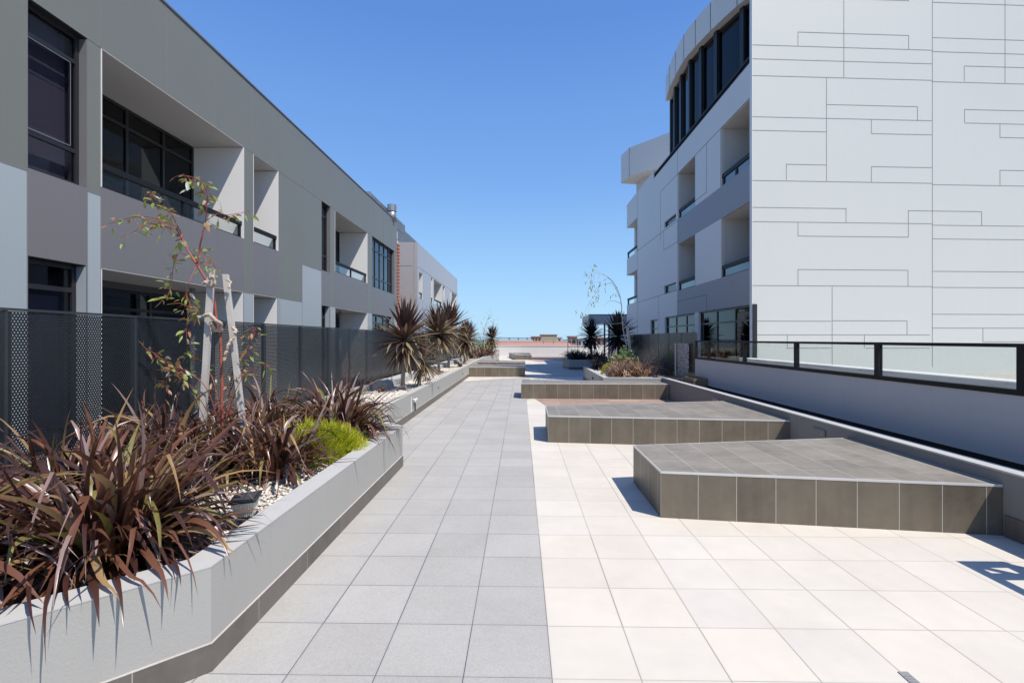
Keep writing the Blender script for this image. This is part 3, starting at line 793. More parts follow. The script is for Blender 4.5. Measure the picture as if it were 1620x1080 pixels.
for o in oo:
    sliding(Rr, RB, o[0], o[1], o[2], o[3], 1)
    m = MB(); m.box(RX+.05, RB, o[0], o[1], o[3]-.01, o[3]-.003); m.build('soffit', MT['soffit'], Rr)
    m = MB(); m.box(RX+.02, RB, o[1]-.01, o[1]-.003, o[2], o[3]-.012); m.build('side_wall', MT['soffit'], Rr)
    m = MB(); m.box(RX+.16, RX+.165, o[1]-.013, o[1]-.0098, o[2], o[3]-.02); m.build('side_joint', MT['joint'], Rr)
    balcony(Rr, RX, o[0], o[1], o[2], o[2]+.40, 1, 2 if o is oo[0] else 1, .12, hb=.13)
for o in sw: win_x(Rr, RX+.07, o[0], o[1], o[2], o[3], 1, (), (), .03, 'tint')
for o in sw: 
    m = MB(); m.box(RX+.3, RX+.31, o[0], o[1], o[2], o[3]); m.build('blind', MT['blind'], Rr)
for o in gw:
    L = o[1]-o[0]
    win_x(Rr, RX+.08, o[0], o[1], o[2], o[3], 1, [o[0]+L*q for q in (.3, .64)] if L > 1.5 else (), (o[3]-.45,), .06, 'tintdark')
    m = MB(); m.box(RX+.7, RX+.71, o[0]+.12, o[1]+.2, 0, 3); m.build('dark_room', MT['dark'], Rr)
for o in eo:
    balcony(Rr, RX, o[0], o[1], o[2], o[2]+.42, 1, 1, .25, hb=.12)
    m = MB(); m.box(RX+.45, RB, yend-.35, yend-.02, o[2], o[3]); m.build('column', MT['whiteside'], Rr)
# joints on the side
jm = MB(); hw = .009
def hj(a, b, z): jm.box(RX-.004, RX, min(a, b), max(a, b), z-hw, z+hw)
def vj(a, z0, z1): jm.box(RX-.004, RX, a-hw, a+hw, z0, z1)
hj(Yc, ry(1045), zE+.01); vj(ry(1045), rz(.70), zE); hj(y1072, y1008, rz(.755)); hj(y1072, y1008, rz(.312)); vj(y1008, .5, zP2)
hj(y1072, ry(1050), rz(.62)); vj(ry(1050), rz(.62), rz(.76)); hj(y1072, ry(1118), rz(.238)); vj(ry(1118), zA, rz(.238)); vj(ry(1042), .5, rz(.312)); vj(ry(1118), rz(.79), zE); hj(ry(1118), oB[0], rz(.79))
vj(y1072, zA, zP); vj(ry(1140), zD, zE)
jm.build('panel_joints', MT['joint'], Rr)
# parapet rail (dark glass)
m = MB(); m.box(RX+.02, RX+.10, Yc+.15, ry(1034), zP+.17, zP+.25)
for k in range(9): a = Yc+.15+(ry(1034)-Yc-.2)*k/8.0; m.box(RX+.055, RX+.095, a, a+.05, zP, zP+.2)
f = m.build('parapet_rail', MT['rail'], Rr)
m = MB(); m.box(RX+.07, RX+.08, Yc+.15, ry(1034), zP, zP+.17); m.build('glass', MT['dark'], f)
# curved penthouse
DZF = 6.78*1.707
arc = []
for (px, py) in ((1166, 9.6), (1124, 49), (1100, 74), (1081.8, 96), (1068.5, 120), (1059, 140), (1053, 160)):
    d = ray(px); D = DZF*FL/(HY-py); arc.append((d[0]*D, d[1]*D))
arc = [(arc[0][0]+1.0, arc[0][1]-1.75), (arc[0][0]+.45, arc[0][1]-.85)]+arc
def smooth_pl(P, n=4):
    out = []
    for i in range(len(P)-1):
        p0 = Vector(P[max(i-1, 0)]); p1 = Vector(P[i]); p2 = Vector(P[i+1]); p3 = Vector(P[min(i+2, len(P)-1)])
        for k in range(n):
            t = k/n; out.append(tuple(.5*((2*p1)+(-p0+p2)*t+(2*p0-5*p1+4*p2-p3)*t*t+(-p0+3*p1-3*p2+p3)*t**3)))
    out.append(tuple(P[-1])); return out
arcs = smooth_pl(arc, 3)
zf = EYE+DZF
m = wallrun(arcs, -.25, zf, zf+1.06, None); m.build('roof_fascia', MT['whiteside'], Rr)
back = [(14, arcs[-1][1]), (14, arcs[0][1])]
m = MB(); m.prism(offset(arcs, -.24)+back, zf+.02, zf+.9); m.build('penthouse_roof', MT['soffit'], Rr)
gl = offset(arcs, -.32)
m = wallrun(gl, -.02, zP-.6, zf+.02, None); m.build('curved_glazing', MT['tintdark'], Rr)
m = wallrun(offset(arcs, -.7), -.02, zP-.6, zf+.02, None); m.build('dark_room', MT['dark'], Rr)
mu = offset(arcs, -.26)
for i in range(0, len(mu), 3):
    m = MB(); a = mu[i]; b = mu[min(i+1, len(mu)-1)] if i < len(mu)-1 else mu[i-1]
    d = Vector((b[0]-a[0], b[1]-a[1])).normalized(); m.obox(a, d, .09, .06, zP-.6, zf); m.build('mullion', MT['frame'], Rr)
m = wallrun(offset(arcs, -.30), -.05, zf-2.9, zf-2.82, None); m = wallrun(offset(arcs, -.30), -.05, zf-.12, zf, None, mb=m); m.build('transom', MT['frame'], Rr)
jm = MB()
fo = offset(arcs, .004)
for i in range(3, len(fo)-1, 3):
    a = fo[i]; b = fo[i+1]; d = Vector((b[0]-a[0], b[1]-a[1])).normalized(); jm.obox(a, d, .012, .004, zf, zf+1.06)
jm.build('fascia_joints', MT['joint'], Rr)
m = MB(); m.box(arcs[-1][0]+.3, 14, arcs[-1][1]-.3, arcs[-1][1], zP-.6, zf+1.0); m.build('penthouse_end_wall', MT['whiteside'], Rr)
# rear penthouse
pa = AT(1053, 212.5, 29.7); pb = AT(995.5, 233.7, 31.8); pc = (pb.x-.25, pb.y+1.4)
poly = [(pa.x+3, pa.y-3.77), (pb.x, pb.y), pc, (12, pc[1]+1), (14, pa.y-3)]
m = MB(); m.prism(poly, 12.2, 14.1); m.build('rear_fascia', MT['whiteside'], Rr)
m = MB(); m.prism([(pa.x+3.2, pa.y-3), (pb.x+.9, pb.y+.3), (pb.x+.8, pc[1]), (12, pc[1]), (14, pa.y-2.5)], zP-.5, 12.2); m.build('rear_penthouse_wall', MT['soffit'], Rr)
m = MB(); dd = Vector((pb.x-pa.x, pb.y-pa.y)).normalized()
for t in (0.0, 1.35): m.obox((pb.x-dd.x*t, pb.y-dd.y*t), dd, .012, .006, 12.2, 14.1)
m.build('rear_joints', MT['joint'], Rr)

# front facade, rotated slightly from the side
FA = R(3.8); fd = (math.cos(FA), math.sin(FA)); fn = (math.sin(FA), -math.cos(FA))   # outward normal
def FP(px, py):
    d = ray(px); det = d[0]*(-fd[1])+fd[0]*d[1]
    # s*d - t*fd = C
    Cx, Cy = RX, Yc
    s_ = (Cx*(-fd[1])+fd[0]*Cy)/det; t_ = (d[0]*Cy-d[1]*Cx)/det
    return t_, EYE+(HY-py)/FL*s_
def fbox(m, t0, t1, z0, z1, dep0=0.0, dep1=.004):
    q = [(RX+t*fd[0]+dp*fn[0], Yc+t*fd[1]+dp*fn[1]) for t, dp in ((t0, dep0), (t1, dep0), (t1, dep1), (t0, dep1))]
    m.prism(q, z0, z1)
m = MB(); fbox(m, 0, 14, -.4, 16, -.09, 0.0); m.build('front_wall', MT['white'], Rr)
m = MB(); fbox(m, -.010, .0, .5, 16, -.12, .010); m.build('corner_trim', MT['reveal'], Rr)
H = [(22,142,590,160),(22,185,590,204),(22,238,590,256),(165,102,515,113),(590,118,880,130),(590,163,880,173),(590,257,880,268),(590,8,880,18),(692,209,880,215),(255,330,543,339),(22,369,588,383),(22,412,255,418),(397,422,588,428),(128,520,255,522),(397,527,588,531),(22,570,590,581),(692,346,880,352),(692,388,880,395),(804,435,880,437),(804,538,880,541),(590,583,880,590),(22,656,317,660),(22,700,590,709),(514,666,746,670),(165,746,514,751),(590,712,880,716),(590,755,880,759),(165,851,513,856),(22,902,588,907),(590,857,880,861),(588,908,880,911),(30,1015,270,1016),(273,1014,510,1015),(588,993,880,995),(588,1037,880,1038),(30,1059,582,1059),(128,1101,270,1101),(380,1101,582,1101),(400,-2,515,4),(750,1080,880,1082)]
V = [(310,-60,245),(165,102,145),(515,113,158),(820,-60,264),(691,209,257),(590,-60,1160),(255,248,572),(543,339,383),(397,378,422),(128,520,570),(397,527,577),(692,346,388),(804,393,436),(804,538,587),(317,660,703),(165,703,746),(514,666,751),(746,670,713),(165,851,902),(513,856,906),(273,907,1160),(510,1015,1058),(131,1059,1101),(375,1059,1101),(750,1038,1080),(515,-60,4)]
jm = MB(); hw = .0075
for a, b, c, d in H:
    t0, za_ = FP(1180+a*.5, b*.5); t1, zb_ = FP(1180+c*.5, d*.5); zz = (za_+zb_)/2
    if a == 22: t0 = 0.0
    if c == 880: t1 += 1.2
    fbox(jm, t0, t1, zz-hw, zz+hw)
for a, b, c in V:
    t0, z1_ = FP(1180+a*.5, b*.5); _, z0_ = FP(1180+a*.5, c*.5)
    fbox(jm, t0-hw, t0+hw, max(z0_, .5), z1_+(.0 if b > 0 else 2.0))
jm.build('front_panel_joints', MT['joint_light'], Rr)
m = MB(); fbox(m, .0, .12, .5, zA, .001, .05); m.build('corner_window_frame', MT['frame'], Rr)

# canopy structure at the far right
r = root('entrance_canopy', (5, 33.5, 0), 'flat grey roofed glass lobby beyond the right hand palms', 'canopy')
m = MB(); m.box(4.6, 8.2, 33, 36.3, 2.58, 3.18); m.build('roof', MT['far_clad'], r)
m = MB()
for a in (4.62, 6.1, 7.6): m.box(a-.012, a+.012, 32.994, 33, 2.58, 3.18)
m.box(4.58, 8.2, 32.98, 33.0, 3.18, 3.22); m.build('roof_joints', MT['joint'], r)
for a in (4.85, 5.75, 6.05, 7.6):
    m = MB(); m.box(a-.05, a+.05, 33.3, 33.4, 0, 2.58); m.build('post', MT['frame'], r)
m = MB(); m.box(6.05, 7.9, 33.5, 33.52, .1, 2.5); m.build('glass_wall', MT['tint'], r)
m = MB()
for k in range(9): m.box(4.7, 4.98, 33.3, 33.34, .9+k*.18, .93+k*.18)
for k in range(12): m.box(7.35, 7.9, 33.2, 33.24, .9+k*.14, .93+k*.14)
m.build('side_louvres', MT['frame'], r)
r = root('metal_handrail', (4, 35, 0), 'thin dark pipe handrail in front of the far end wall', 'handrail')
m = MB()
for zz in (1.0, 1.35): m.tube([(3.3, 34, zz), (4.7, 34, zz)], .025, 6)
for xx in (3.3, 4.0, 4.7): m.tube([(xx, 34, 0), (xx, 34, 1.35)], .025, 6)
m.build('rail', MT['frame'], r)

# =================================================================== BACKGROUND
r = root('bridge', (100, 2600, -9.5), 'long low concrete road bridge on the horizon', 'bridge')
m = MB(); pts = [(AT(600+i*14, 531.5+i*.16, 2600)) for i in range(19)]
for a, b in zip(pts, pts[1:]): m.prism([(a.x, a.y), (b.x, b.y), (b.x, b.y+25), (a.x, a.y+25)], (a.z+b.z)/2-4.5, (a.z+b.z)/2)
m.build('deck', MT['conc'], r)
for px in (640, 700, 722, 750, 776, 805.5, 820, 834, 848):
    a = AT(px, 534, 2600); m = MB(); m.prism([(a.x-3, a.y+2), (a.x+3, a.y+2), (a.x+3, a.y+20), (a.x-3, a.y+20)], -9.5, a.z+1)
    m.prism([(a.x-6, a.y+1), (a.x+6, a.y+1), (a.x+6, a.y+21), (a.x-6, a.y+21)], a.z-4, a.z); m.build('pier', MT['conc'], r)
def house(x0, x1, ytop, D, mat, label, roof=None, depth=8, wins=3):
    a = AT(x0, ytop, D); b = AT(x1, ytop, D)
    r = root('house', ((a.x+b.x)/2, a.y, -9.5), label, 'house', 'houses beyond the end wall')
    m = MB(); m.box(a.x, b.x, a.y, a.y+depth, -9.5, a.z); m.build('wall', MT[mat], r)
    m = MB(); m.box(a.x-.2, b.x+.2, a.y-.2, a.y+depth+.2, a.z, a.z+.25); m.build('roof', MT[roof or mat], r)
    for k in range(wins):
        c_ = a.x+(b.x-a.x)*(k+.5)/wins; ww = (b.x-a.x)/wins*.25
        m = MB(); m.box(c_-ww, c_+ww, a.y-.05, a.y+.02, a.z-1.4, a.z-.5); m.build('window', MT['farpane'], r)
    return r
house(856, 881, 530, 150, 'beige', 'flat roofed beige block rising above the terracotta roof', 'brickred', wins=0)
house(841, 856, 533, 150, 'brickred', 'low red brick block left of the beige one', 'roofred')
house(881, 889, 534, 152, 'farwhite', 'small white block just right of the beige one', wins=1)
house(903, 913, 533, 110, 'brickred', 'narrow red brick house near the lobby canopy', 'roofred', wins=1)
house(914, 934, 536, 110, 'farwhite', 'white house glimpsed left of the lobby posts', wins=3)
house(935, 960, 535, 115, 'brickred', 'red brick house seen between the lobby posts', 'roofred', wins=3)
house(790, 842, 539.3, 120, 'farwhite', 'long pale warehouse roof behind the terracotta roof', wins=0)
r = root('house', (2, 66, -9.5), 'long house with terracotta roof just beyond the end wall', 'house', 'houses beyond the end wall')
a = AT(770, 547.5, 60); b = AT(906, 547.5, 60); c = AT(765, 541, 70); d = AT(899, 541, 70)
m = MB(); m.face([a, b, d, c]); m.face([c, d, (d.x, d.y+10, a.z), (c.x, c.y+10, a.z)]); m.face([b, (d.x+1, d.y+10, a.z), d])
m.face([(a.x, a.y, a.z-.15), (c.x, c.y+10, a.z-.15), (d.x, d.y+10, a.z-.15), (b.x, b.y, a.z-.15)])
m.face([(a.x, a.y, a.z-.15), (b.x, b.y, a.z-.15), b, a]); m.build('roof', MT['roofred'], r)
m = MB(); m.box(a.x+.4, b.x-.6, a.y+.5, a.y+19, -9.5, a.z-.1); m.build('wall', MT['farwhite'], r)
m = MB()
for px in (860, 876): 
    q = AT(px, 543, 66); m.tube([(q.x, q.y, q.z-.4), (q.x, q.y, q.z+.35)], .08, 6)
m.build('vent_pipe', MT['zinc'], r)
m = MB(); m.tube([c+Vector((0, 0, .03)), d+Vector((0, 0, .03))], .14, 6); m.build('ridge', MT['brickred'], r)
m = MB(); rr = random.Random(9)
for px, py, D, s_ in [(890, 537, 300, 5), (897, 538, 280, 4), (905, 537, 320, 6), (836, 538.5, 300, 3), (870, 538, 400, 6), (925, 537, 330, 6), (940, 537, 330, 6), (770, 537, 400, 9), (783, 538, 420, 6), (750, 537, 400, 9), (812, 538.5, 420, 5), (824, 538.4, 420, 4)]:
    q = AT(px, py, D)
    for _ in range(260):
        v_ = Vector((rr.gauss(0, 1), rr.gauss(0, 1), rr.gauss(0, .55))); 
        if v_.length > 2: continue
        p = q+v_*s_*.5-Vector((0, 0, s_*.4)); m.leaf(p, (rr.gauss(0, 1), rr.gauss(0, 1), rr.gauss(0, 1)), s_*.25, s_*.16, 0, 1, 0)
tag(m.build('far_trees', [MT['shrub']]), 'distant dark green tree line beyond the houses', 'trees', kind='stuff')

# =================================================================== PLANTS
FM = [MT[k] for k in ('f1', 'f2', 'f3', 'f4', 'f5')]
def clipper(loc, rot):
    ox, oy, oz = loc
    A, B, C_ = left_pl[0], left_pl[1], left_pl[2]
    def f(p, d):
        x, y, z = p.x+ox, p.y+oy, p.z+oz
        if y > P2[1]+1 or y < -1: return p, d
        # distance beyond the outer wall faces (positive = over the path)
        L1 = Vector((B[0]-A[0], B[1]-A[1])).normalized(); d1 = (x-A[0])*L1.y-(y-A[1])*L1.x
        L2 = Vector((C_[0]-B[0], C_[1]-B[1])).normalized(); d2 = (x-B[0])*L2.y-(y-B[1])*L2.x
        dd, Ln = (d1, L1) if d1 > d2 else (d2, L2)
        n = Vector((Ln.y, -Ln.x, 0))
        if -.17 < dd < .025 and z < .515:
            if z > .46: p = Vector((p.x, p.y, .516-oz)); d = Vector((d.x, d.y, max(d.z, 0))).normalized()
            elif dd < -.03: p = p-n*(dd+.18); d = (d-n*max(0, d.dot(n))*1.6); d = d.normalized() if d.length > .01 else Vector((0, 0, -1))
            else: p = p+n*(.027-dd)
        elif dd <= -.17 and z < .412: p = Vector((p.x, p.y, .413-oz)); d = Vector((d.x, d.y, max(d.z, .02))).normalized()
        return p, d
    return f
def flax(loc, label, n, L, W=.032, seed=0, spread=1.0, mats=None, wts=(42, 30, 9, 13, 6), name='flax_clump', group='dark red flax clumps', br=.16, kinkp=.3, rot=0, up=.55):
    q = random.Random(seed); m = MB(); cl = clipper(loc, rot) if (loc[0] < -1.5 and loc[1] < 7) else None
    for i in range(n):
        a = q.uniform(0, 2*math.pi); rr_ = br*q.random()**.6
        tilt = min(q.triangular(.03, 1.25, .5)*spread, 1.45)
        d = (math.cos(a)*math.sin(tilt), math.sin(a)*math.sin(tilt), math.cos(tilt)*1.0)
        l_ = L*q.uniform(.5, 1.12)*(1.0 if tilt < .9 else .8)
        m.leaf((math.cos(a)*rr_, math.sin(a)*rr_, -.03), d, l_, W*q.uniform(.5, 1.35), (q.uniform(.3, 1.6) if q.random() < .62 else q.uniform(1.6, 2.8))*up*3, 10,
               q.choices(range(len(mats or FM)), wts)[0], .22, q.uniform(-.5, .5), q.uniform(.4, .8) if q.random() < kinkp else None, clip=cl, sway=q.gauss(0, .55))
    o = m.build(name, mats or FM, smooth=True); o.location = loc; o.rotation_euler.z = rot
    return tag(o, label, 'flax', group)
Z0 = .40
def gp_(px, py, z=Z0): p = G(px, py, z); return (p[0], p[1], z)
flax((-2.70, 1.92, Z0), 'dark red flax clump cut off by the left edge of the picture', 540, .90, .034, 1, 1.2)
flax((-2.16, 2.46, Z0), 'biggest dark red flax clump, drooping over the front planter wall', 620, .88, .034, 2, 1.2)
flax((-2.85, 3.0, Z0), 'dark red flax clump against the fence behind the biggest clump', 420, .82, .030, 14, 1.15)
flax((-2.05, 3.98, Z0), 'narrow upright red flax clump behind the solar lamp', 260, .72, .030, 3, .85)
flax((-2.50, 4.15, Z0), 'red flax clump at the foot of the staked sapling', 300, .72, .028, 4, 1.0)
flax((-3.0, 4.1, Z0), 'tall red flax clump against the fence behind the sapling stakes', 260, .92, .03, 23, .95)
flax((-2.42, 3.75, Z0), 'small flax clump in front of the sapling stakes', 200, .52, .024, 19, 1.1)
flax((-2.95, 5.6, Z0), 'red flax clump near the fence behind the lime green shrub', 260, .8, .03, 5, 1.0)
flax((-2.05, 5.35, Z0), 'dark flax clump at the far corner of the front planter', 360, .95, .03, 6, 1.05)
flax((-2.5, 6.3, Z0), 'dark flax clump half hidden behind the corner clump', 240, .75, .03, 17, 1.0)

# small shrubby ones far along the left planter
fl = [((-2.55, 29.2), 'low dark flax clump under the far palms, nearest of the far group'), ((-2.2, 30.6), 'low dark flax clump right beside the far chamfered wall end'), ((-2.8, 31.6), 'low dark flax clump next to the far green bush'), ((-2.1, 32.4), 'low dark flax clump below the last small palm'), ((-3.0, 28.2), 'low dark flax clump close to the far fence')]
pf = None
for i, (p, lab) in enumerate(fl):
    if pf is None: pf = flax((*p, .42), lab, 130, .95, .05, 21, .9); continue
    c_ = ctree(pf); c_.location = (*p, .42); c_.rotation_euler.z = i*1.3; c_['label'] = lab

# lime green shrub
def needle_bush(loc, rx, rz_, n, label, mats, name='shrub', L=.09, W=.008, seed=0, cat='shrub'):
    q = random.Random(seed); m = MB()
    for i in range(n):
        a = q.uniform(0, 6.283); e_ = math.asin(q.random()**.8); k = q.uniform(.55, 1.0)*(1+.12*math.sin(a*3+seed)+.08*math.sin(a*7))
        p = Vector((math.cos(a)*math.cos(e_)*rx*k, math.sin(a)*math.cos(e_)*rx*k, math.sin(e_)*rz_*k))
        d = Vector((p.x/rx, p.y/rx, p.z/rz_+.5)).normalized()+Vector((q.gauss(0, .35), q.gauss(0, .35), q.gauss(0, .25)))
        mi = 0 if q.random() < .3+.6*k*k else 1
        m.leaf(p, d, L*q.uniform(.6, 1.4), W, .5, 2, min(mi, len(mats)-1), .3, q.uniform(-1, 1), None, .6)
    o = m.build(name, mats); o.location = loc; return tag(o, label, cat)
p = G(489, 731, Z0)
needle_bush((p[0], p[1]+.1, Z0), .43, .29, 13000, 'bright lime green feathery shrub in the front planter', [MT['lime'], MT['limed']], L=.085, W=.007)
needle_bush((2.85, 15.7, .42), .2, .22, 1100, 'small lime green tuft beside the dry flax', [MT['lime'], MT['limed']], L=.14, W=.014, seed=3)
def leafy_bush(loc, rx, rz_, n, label, mats, L=.1, W=.05, seed=1):
    q = random.Random(seed); m = MB(); st = MB()
    for i in range(9):
        a = q.uniform(0, 6.28); st.tube([(0, 0, 0), (math.cos(a)*rx*.4, math.sin(a)*rx*.4, rz_*.6), (math.cos(a)*rx*.7, math.sin(a)*rx*.7, rz_*1.2)], [.012, .008, .003], 5)
    for i in range(n):
        v_ = Vector((q.gauss(0, .5), q.gauss(0, .5), q.gauss(.9, .45)))
        if v_.z < .1: continue
        m.leaf((v_.x*rx, v_.y*rx, v_.z*rz_*.8), (q.gauss(0, 1), q.gauss(0, 1), q.gauss(.3, .7)), L*q.uniform(.6, 1.3), W, .5, 2, q.randrange(len(mats)), .2, q.uniform(-1, 1), None, .4)
    r = root('shrub', loc, label, 'shrub')
    a = m.build('foliage', mats, loc=(0, 0, 0)); a.parent = r; b = st.build('stem', MT['trunk'], loc=(0, 0, 0)); b.parent = r
    return r
leafy_bush((3.55, 16.6, .42), .42, .48, 420, 'green leafy shrub at the base of the thin pale tree', [MT['shrub'], MT['gum1']], .16, .07)
leafy_bush((-2.6, 33.2, .42), .7, .75, 500, 'green leafy bush at the far end of the left planter', [MT['shrub'], MT['gum1']], .18, .08, 4)

# cordylines
CM = [MT['c1'], MT['c2'], MT['c3']]
def cordyline(trunk_h, R_, n, seed, lean=0, mats=None, dead=.22):
    q = random.Random(seed); r = bpy.data.objects.new('cordyline_palm', None); col.objects.link(r); m = MB()
    top = Vector((lean, 0, trunk_h))
    for i in range(n):
        a = q.uniform(0, 6.283); t = (i+.5)/n
        el = math.pi/2*.92-t*2.5+q.gauss(0, .2)          # from straight up to hanging
        L = R_*q.uniform(.78, 1.12)*(1.0-.1*t)
        d = (math.cos(a)*math.cos(el), math.sin(a)*math.cos(el), math.sin(el))
        mi = q.choices((0, 1, 2), (.85, .15, 0) if t < .3 else (.42, .42, .16))[0]
        if t > .68: mi = q.choices((0, 1, 2), (.3, .42, .28))[0]
        if t > .88: mi = 2 if q.random() < .55 else 1
        dr = .12+.5*t*q.random()
        m.leaf(top+Vector((0, 0, (.5-t)*.22)), d, L, R_*.088*q.uniform(.8, 1.2), dr, 6, mi, .35, q.uniform(-.3, .3), q.uniform(.5, .8) if (t > .5 and q.random() < dead) else None, .45)
    a = m.build('crown', mats or CM, smooth=True, loc=(0, 0, 0)); a.parent = r
    m = MB(); k = 9
    m.tube([(lean*(i/k)**1.5, .01*math.sin(i*2), -.05+(trunk_h+.1)*i/k) for i in range(k+1)], [.05-.015*i/k+.004*math.sin(i*2.7) for i in range(k+1)], 9)
    b = m.build('trunk', MT['trunk'], smooth=True, loc=(0, 0, 0)); b.parent = r
    return r
pc1 = cordyline(1.10, .86, 175, 31, .04); pc2 = cordyline(.62, .62, 95, 32, .12); pc3 = cordyline(1.3, .98, 185, 33, -.03)
specs = [(pc1, (-2.60, 10.6), 1, 0, 'biggest spiky palm, nearest in the row by the fence'),
         (pc2, (-2.42, 11.4), 1, 0, 'short spiky palm with few leaves beside the biggest palm'),
         (pc3, (-2.72, 16.0), .98, 0, 'spiky palm third in the row, dark purple crown'),
         (pc3, (-2.80, 18.7), 1.12, 2, 'tallest crowned spiky palm fourth along the row'),
         (pc1, (-2.55, 21.8), .98, 1, 'spiky palm with straw coloured skirt, fifth along the row'),
         (pc3, (-2.85, 25.6), .92, 4, 'spiky palm near the far end with a narrow crown'),
         (pc2, (-2.75, 24.0), 1.3, 3, 'stubby spiky palm between the fifth and sixth palms'),
         (pc1, (-1.98, 33.5), 1.05, 5, 'last small spiky palm standing against the sky at the planter end')]
used = set()
for pr, p, s_, rz_, lab in specs:
    o = pr if pr not in used else ctree(pr); used.add(pr)
    o.location = (p[0], p[1], .41); o.scale = (s_,)*3; o.rotation_euler.z = rz_; tag(o, lab, 'palm', 'spiky palms in the left planter')
CD = [MT['c4'], MT['c4'], MT['c1']]  # palm leaves coloured darker for the shade they stand in
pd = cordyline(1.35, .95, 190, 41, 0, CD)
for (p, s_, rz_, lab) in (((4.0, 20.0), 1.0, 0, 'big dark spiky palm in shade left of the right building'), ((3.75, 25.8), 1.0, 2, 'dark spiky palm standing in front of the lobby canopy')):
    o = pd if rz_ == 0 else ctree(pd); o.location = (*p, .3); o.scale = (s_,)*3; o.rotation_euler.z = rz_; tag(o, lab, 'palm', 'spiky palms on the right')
# small red offshoots in the gravel
po = None
for i, (p, s_, lab) in enumerate((((-2.5, 12.9), 1, 'tiny spiky seedling in the gravel behind the short palm'), ((-2.62, 15.2), 1.3, 'small red spiky seedling before the third palm'), ((-2.45, 19.4), 1.5, 'small red spiky seedling after the fourth palm'), ((-2.95, 10.2), 1, 'tiny spiky seedling by the near end of the kerb'))):
    if po is None: po = flax((*p, .41), lab, 26, .26, .03, 51, .8, name='spiky_seedling', group='seedlings in the gravel', br=.03); o = po
    else: o = ctree(po); o.location = (*p, .41); o['label'] = lab; o.rotation_euler.z = i
    o['category'] = 'seedling'; o.scale = (s_,)*3
# right flax
DM = [MT['dry'], MT['f2'], MT['f3'], MT['f4'], MT['f1']]
pdry = None
for i, (p, lab) in enumerate((((2.95, 14.3), 'dry brown flax clump at the left of the right planter'), ((3.55, 14.5), 'dry brown flax clump nearest the low wall'), ((3.25, 15.3), 'dry brown flax clump behind the two front dry clumps'), ((3.95, 15.4), 'dry brown flax clump closest to the glossy fence'))):
    if pdry is None: pdry = flax((*p, .42), lab, 210, .78, .03, 61, 1.2, DM, (40, 20, 14, 14, 12), group='dry flax clumps'); continue
    c_ = ctree(pdry); c_.location = (*p, .42); c_.rotation_euler.z = i*1.7; c_['label'] = lab
DK = [MT['c4'], MT['c4'], MT['f1'], MT['c4'], MT['c4']]  # flax leaves coloured darker for the shade they stand in
pk = None
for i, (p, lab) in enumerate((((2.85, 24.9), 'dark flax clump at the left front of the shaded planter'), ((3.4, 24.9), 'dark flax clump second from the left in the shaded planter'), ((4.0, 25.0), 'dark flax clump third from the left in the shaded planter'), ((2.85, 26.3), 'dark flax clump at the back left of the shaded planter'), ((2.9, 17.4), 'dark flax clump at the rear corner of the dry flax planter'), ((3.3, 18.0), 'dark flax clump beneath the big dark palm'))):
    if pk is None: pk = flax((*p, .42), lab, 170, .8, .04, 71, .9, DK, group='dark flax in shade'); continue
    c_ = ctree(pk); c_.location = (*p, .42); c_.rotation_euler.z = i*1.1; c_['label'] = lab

# ---- staked sapling
TD = 4.3
def tp(x, y, dd=0): return AT(x, y, TD+dd)
base = Vector((*G(352, 778, .40), .38)); base = tp(354, 770)
sap = root('sapling', (base.x, base.y, .4), 'young gum sapling with red bark tied between two timber stakes', 'tree')
m = MB()
def br(pts, r0, r1, mb=m, n=8, sub=4):
    P = [Vector(p) for p in pts]; out = []
    for i in range(len(P)-1):
        p0 = P[max(i-1, 0)]; p1 = P[i]; p2 = P[i+1]; p3 = P[min(i+2, len(P)-1)]
        for k in range(sub):
            t = k/sub; out.append(.5*((2*p1)+(-p0+p2)*t+(2*p0-5*p1+4*p2-p3)*t*t+(-p0+3*p1-3*p2+p3)*t**3))
    out.append(P[-1]); L = len(out)-1
    out = [o_+Vector((random.gauss(0, r0*.18), random.gauss(0, r0*.18), 0)) for o_ in out]
    mb.tube(out, [r0+(r1-r0)*i/L for i in range(L+1)], n); return out
br([tp(353, 748), tp(351, 640), tp(350, 580), tp(349, 545), tp(343, 503), tp(332, 455), tp(311, 418)], .0135, .0095)
m.build('trunk', MT['bark_red'], sap, smooth=True)
twigs = MB(); tips = []
def tw(pts, r0=.008, r1=.002):
    o = br([tp(*p) for p in pts], r0*.86, r1*.84, twigs, 6); tips.append(o); return o
tw([(311, 418), (298, 398), (287, 375), (268, 354), (222, 342, .05), (172, 354, .12)], .0115, .002)
tw([(311, 418), (317, 385), (325, 350), (327, 303, -.05), (312, 284, -.1), (291, 277, -.15)], .010, .002)
tw([(325, 350), (345, 338, .1), (362, 340, .15), (392, 334, .2)], .005, .0012)
tw([(290, 378), (272, 340), (254, 322, -.1), (233, 305, -.15)], .006, .0014)
tw([(287, 375), (268, 362), (245, 350, .1), (204, 371, .1)], .005, .0013)
tw([(311, 418), (296, 405, .1), (282, 402, .12), (274, 424, .15), (271, 450, .15), (264, 472, .1)], .0045, .0015)
tw([(311, 420), (300, 445, -.1), (294, 462, -.1), (300, 480, -.1), (315, 492, -.15)], .004, .0015)
tw([(264, 482), (285, 480), (305, 490), (318, 494)], .004, .002)
tw([(300, 480, -.1), (296, 510, -.1), (295, 548, -.1)], .004, .002)
tw([(312, 417), (325, 415, -.1), (340, 422, -.1)], .003, .001)
tw([(311, 418), (316, 402, .1), (322, 398, .1), (330, 440)], .0035, .002)
tw([(350, 690), (330, 620, -.1), (300, 590, -.15), (273, 580, -.2), (250, 563, -.2), (226, 548, -.2)], .006, .0015)
tw([(350, 700), (322, 640, -.2), (292, 600, -.25), (270, 585, -.3), (262, 610, -.3)], .005, .0015)
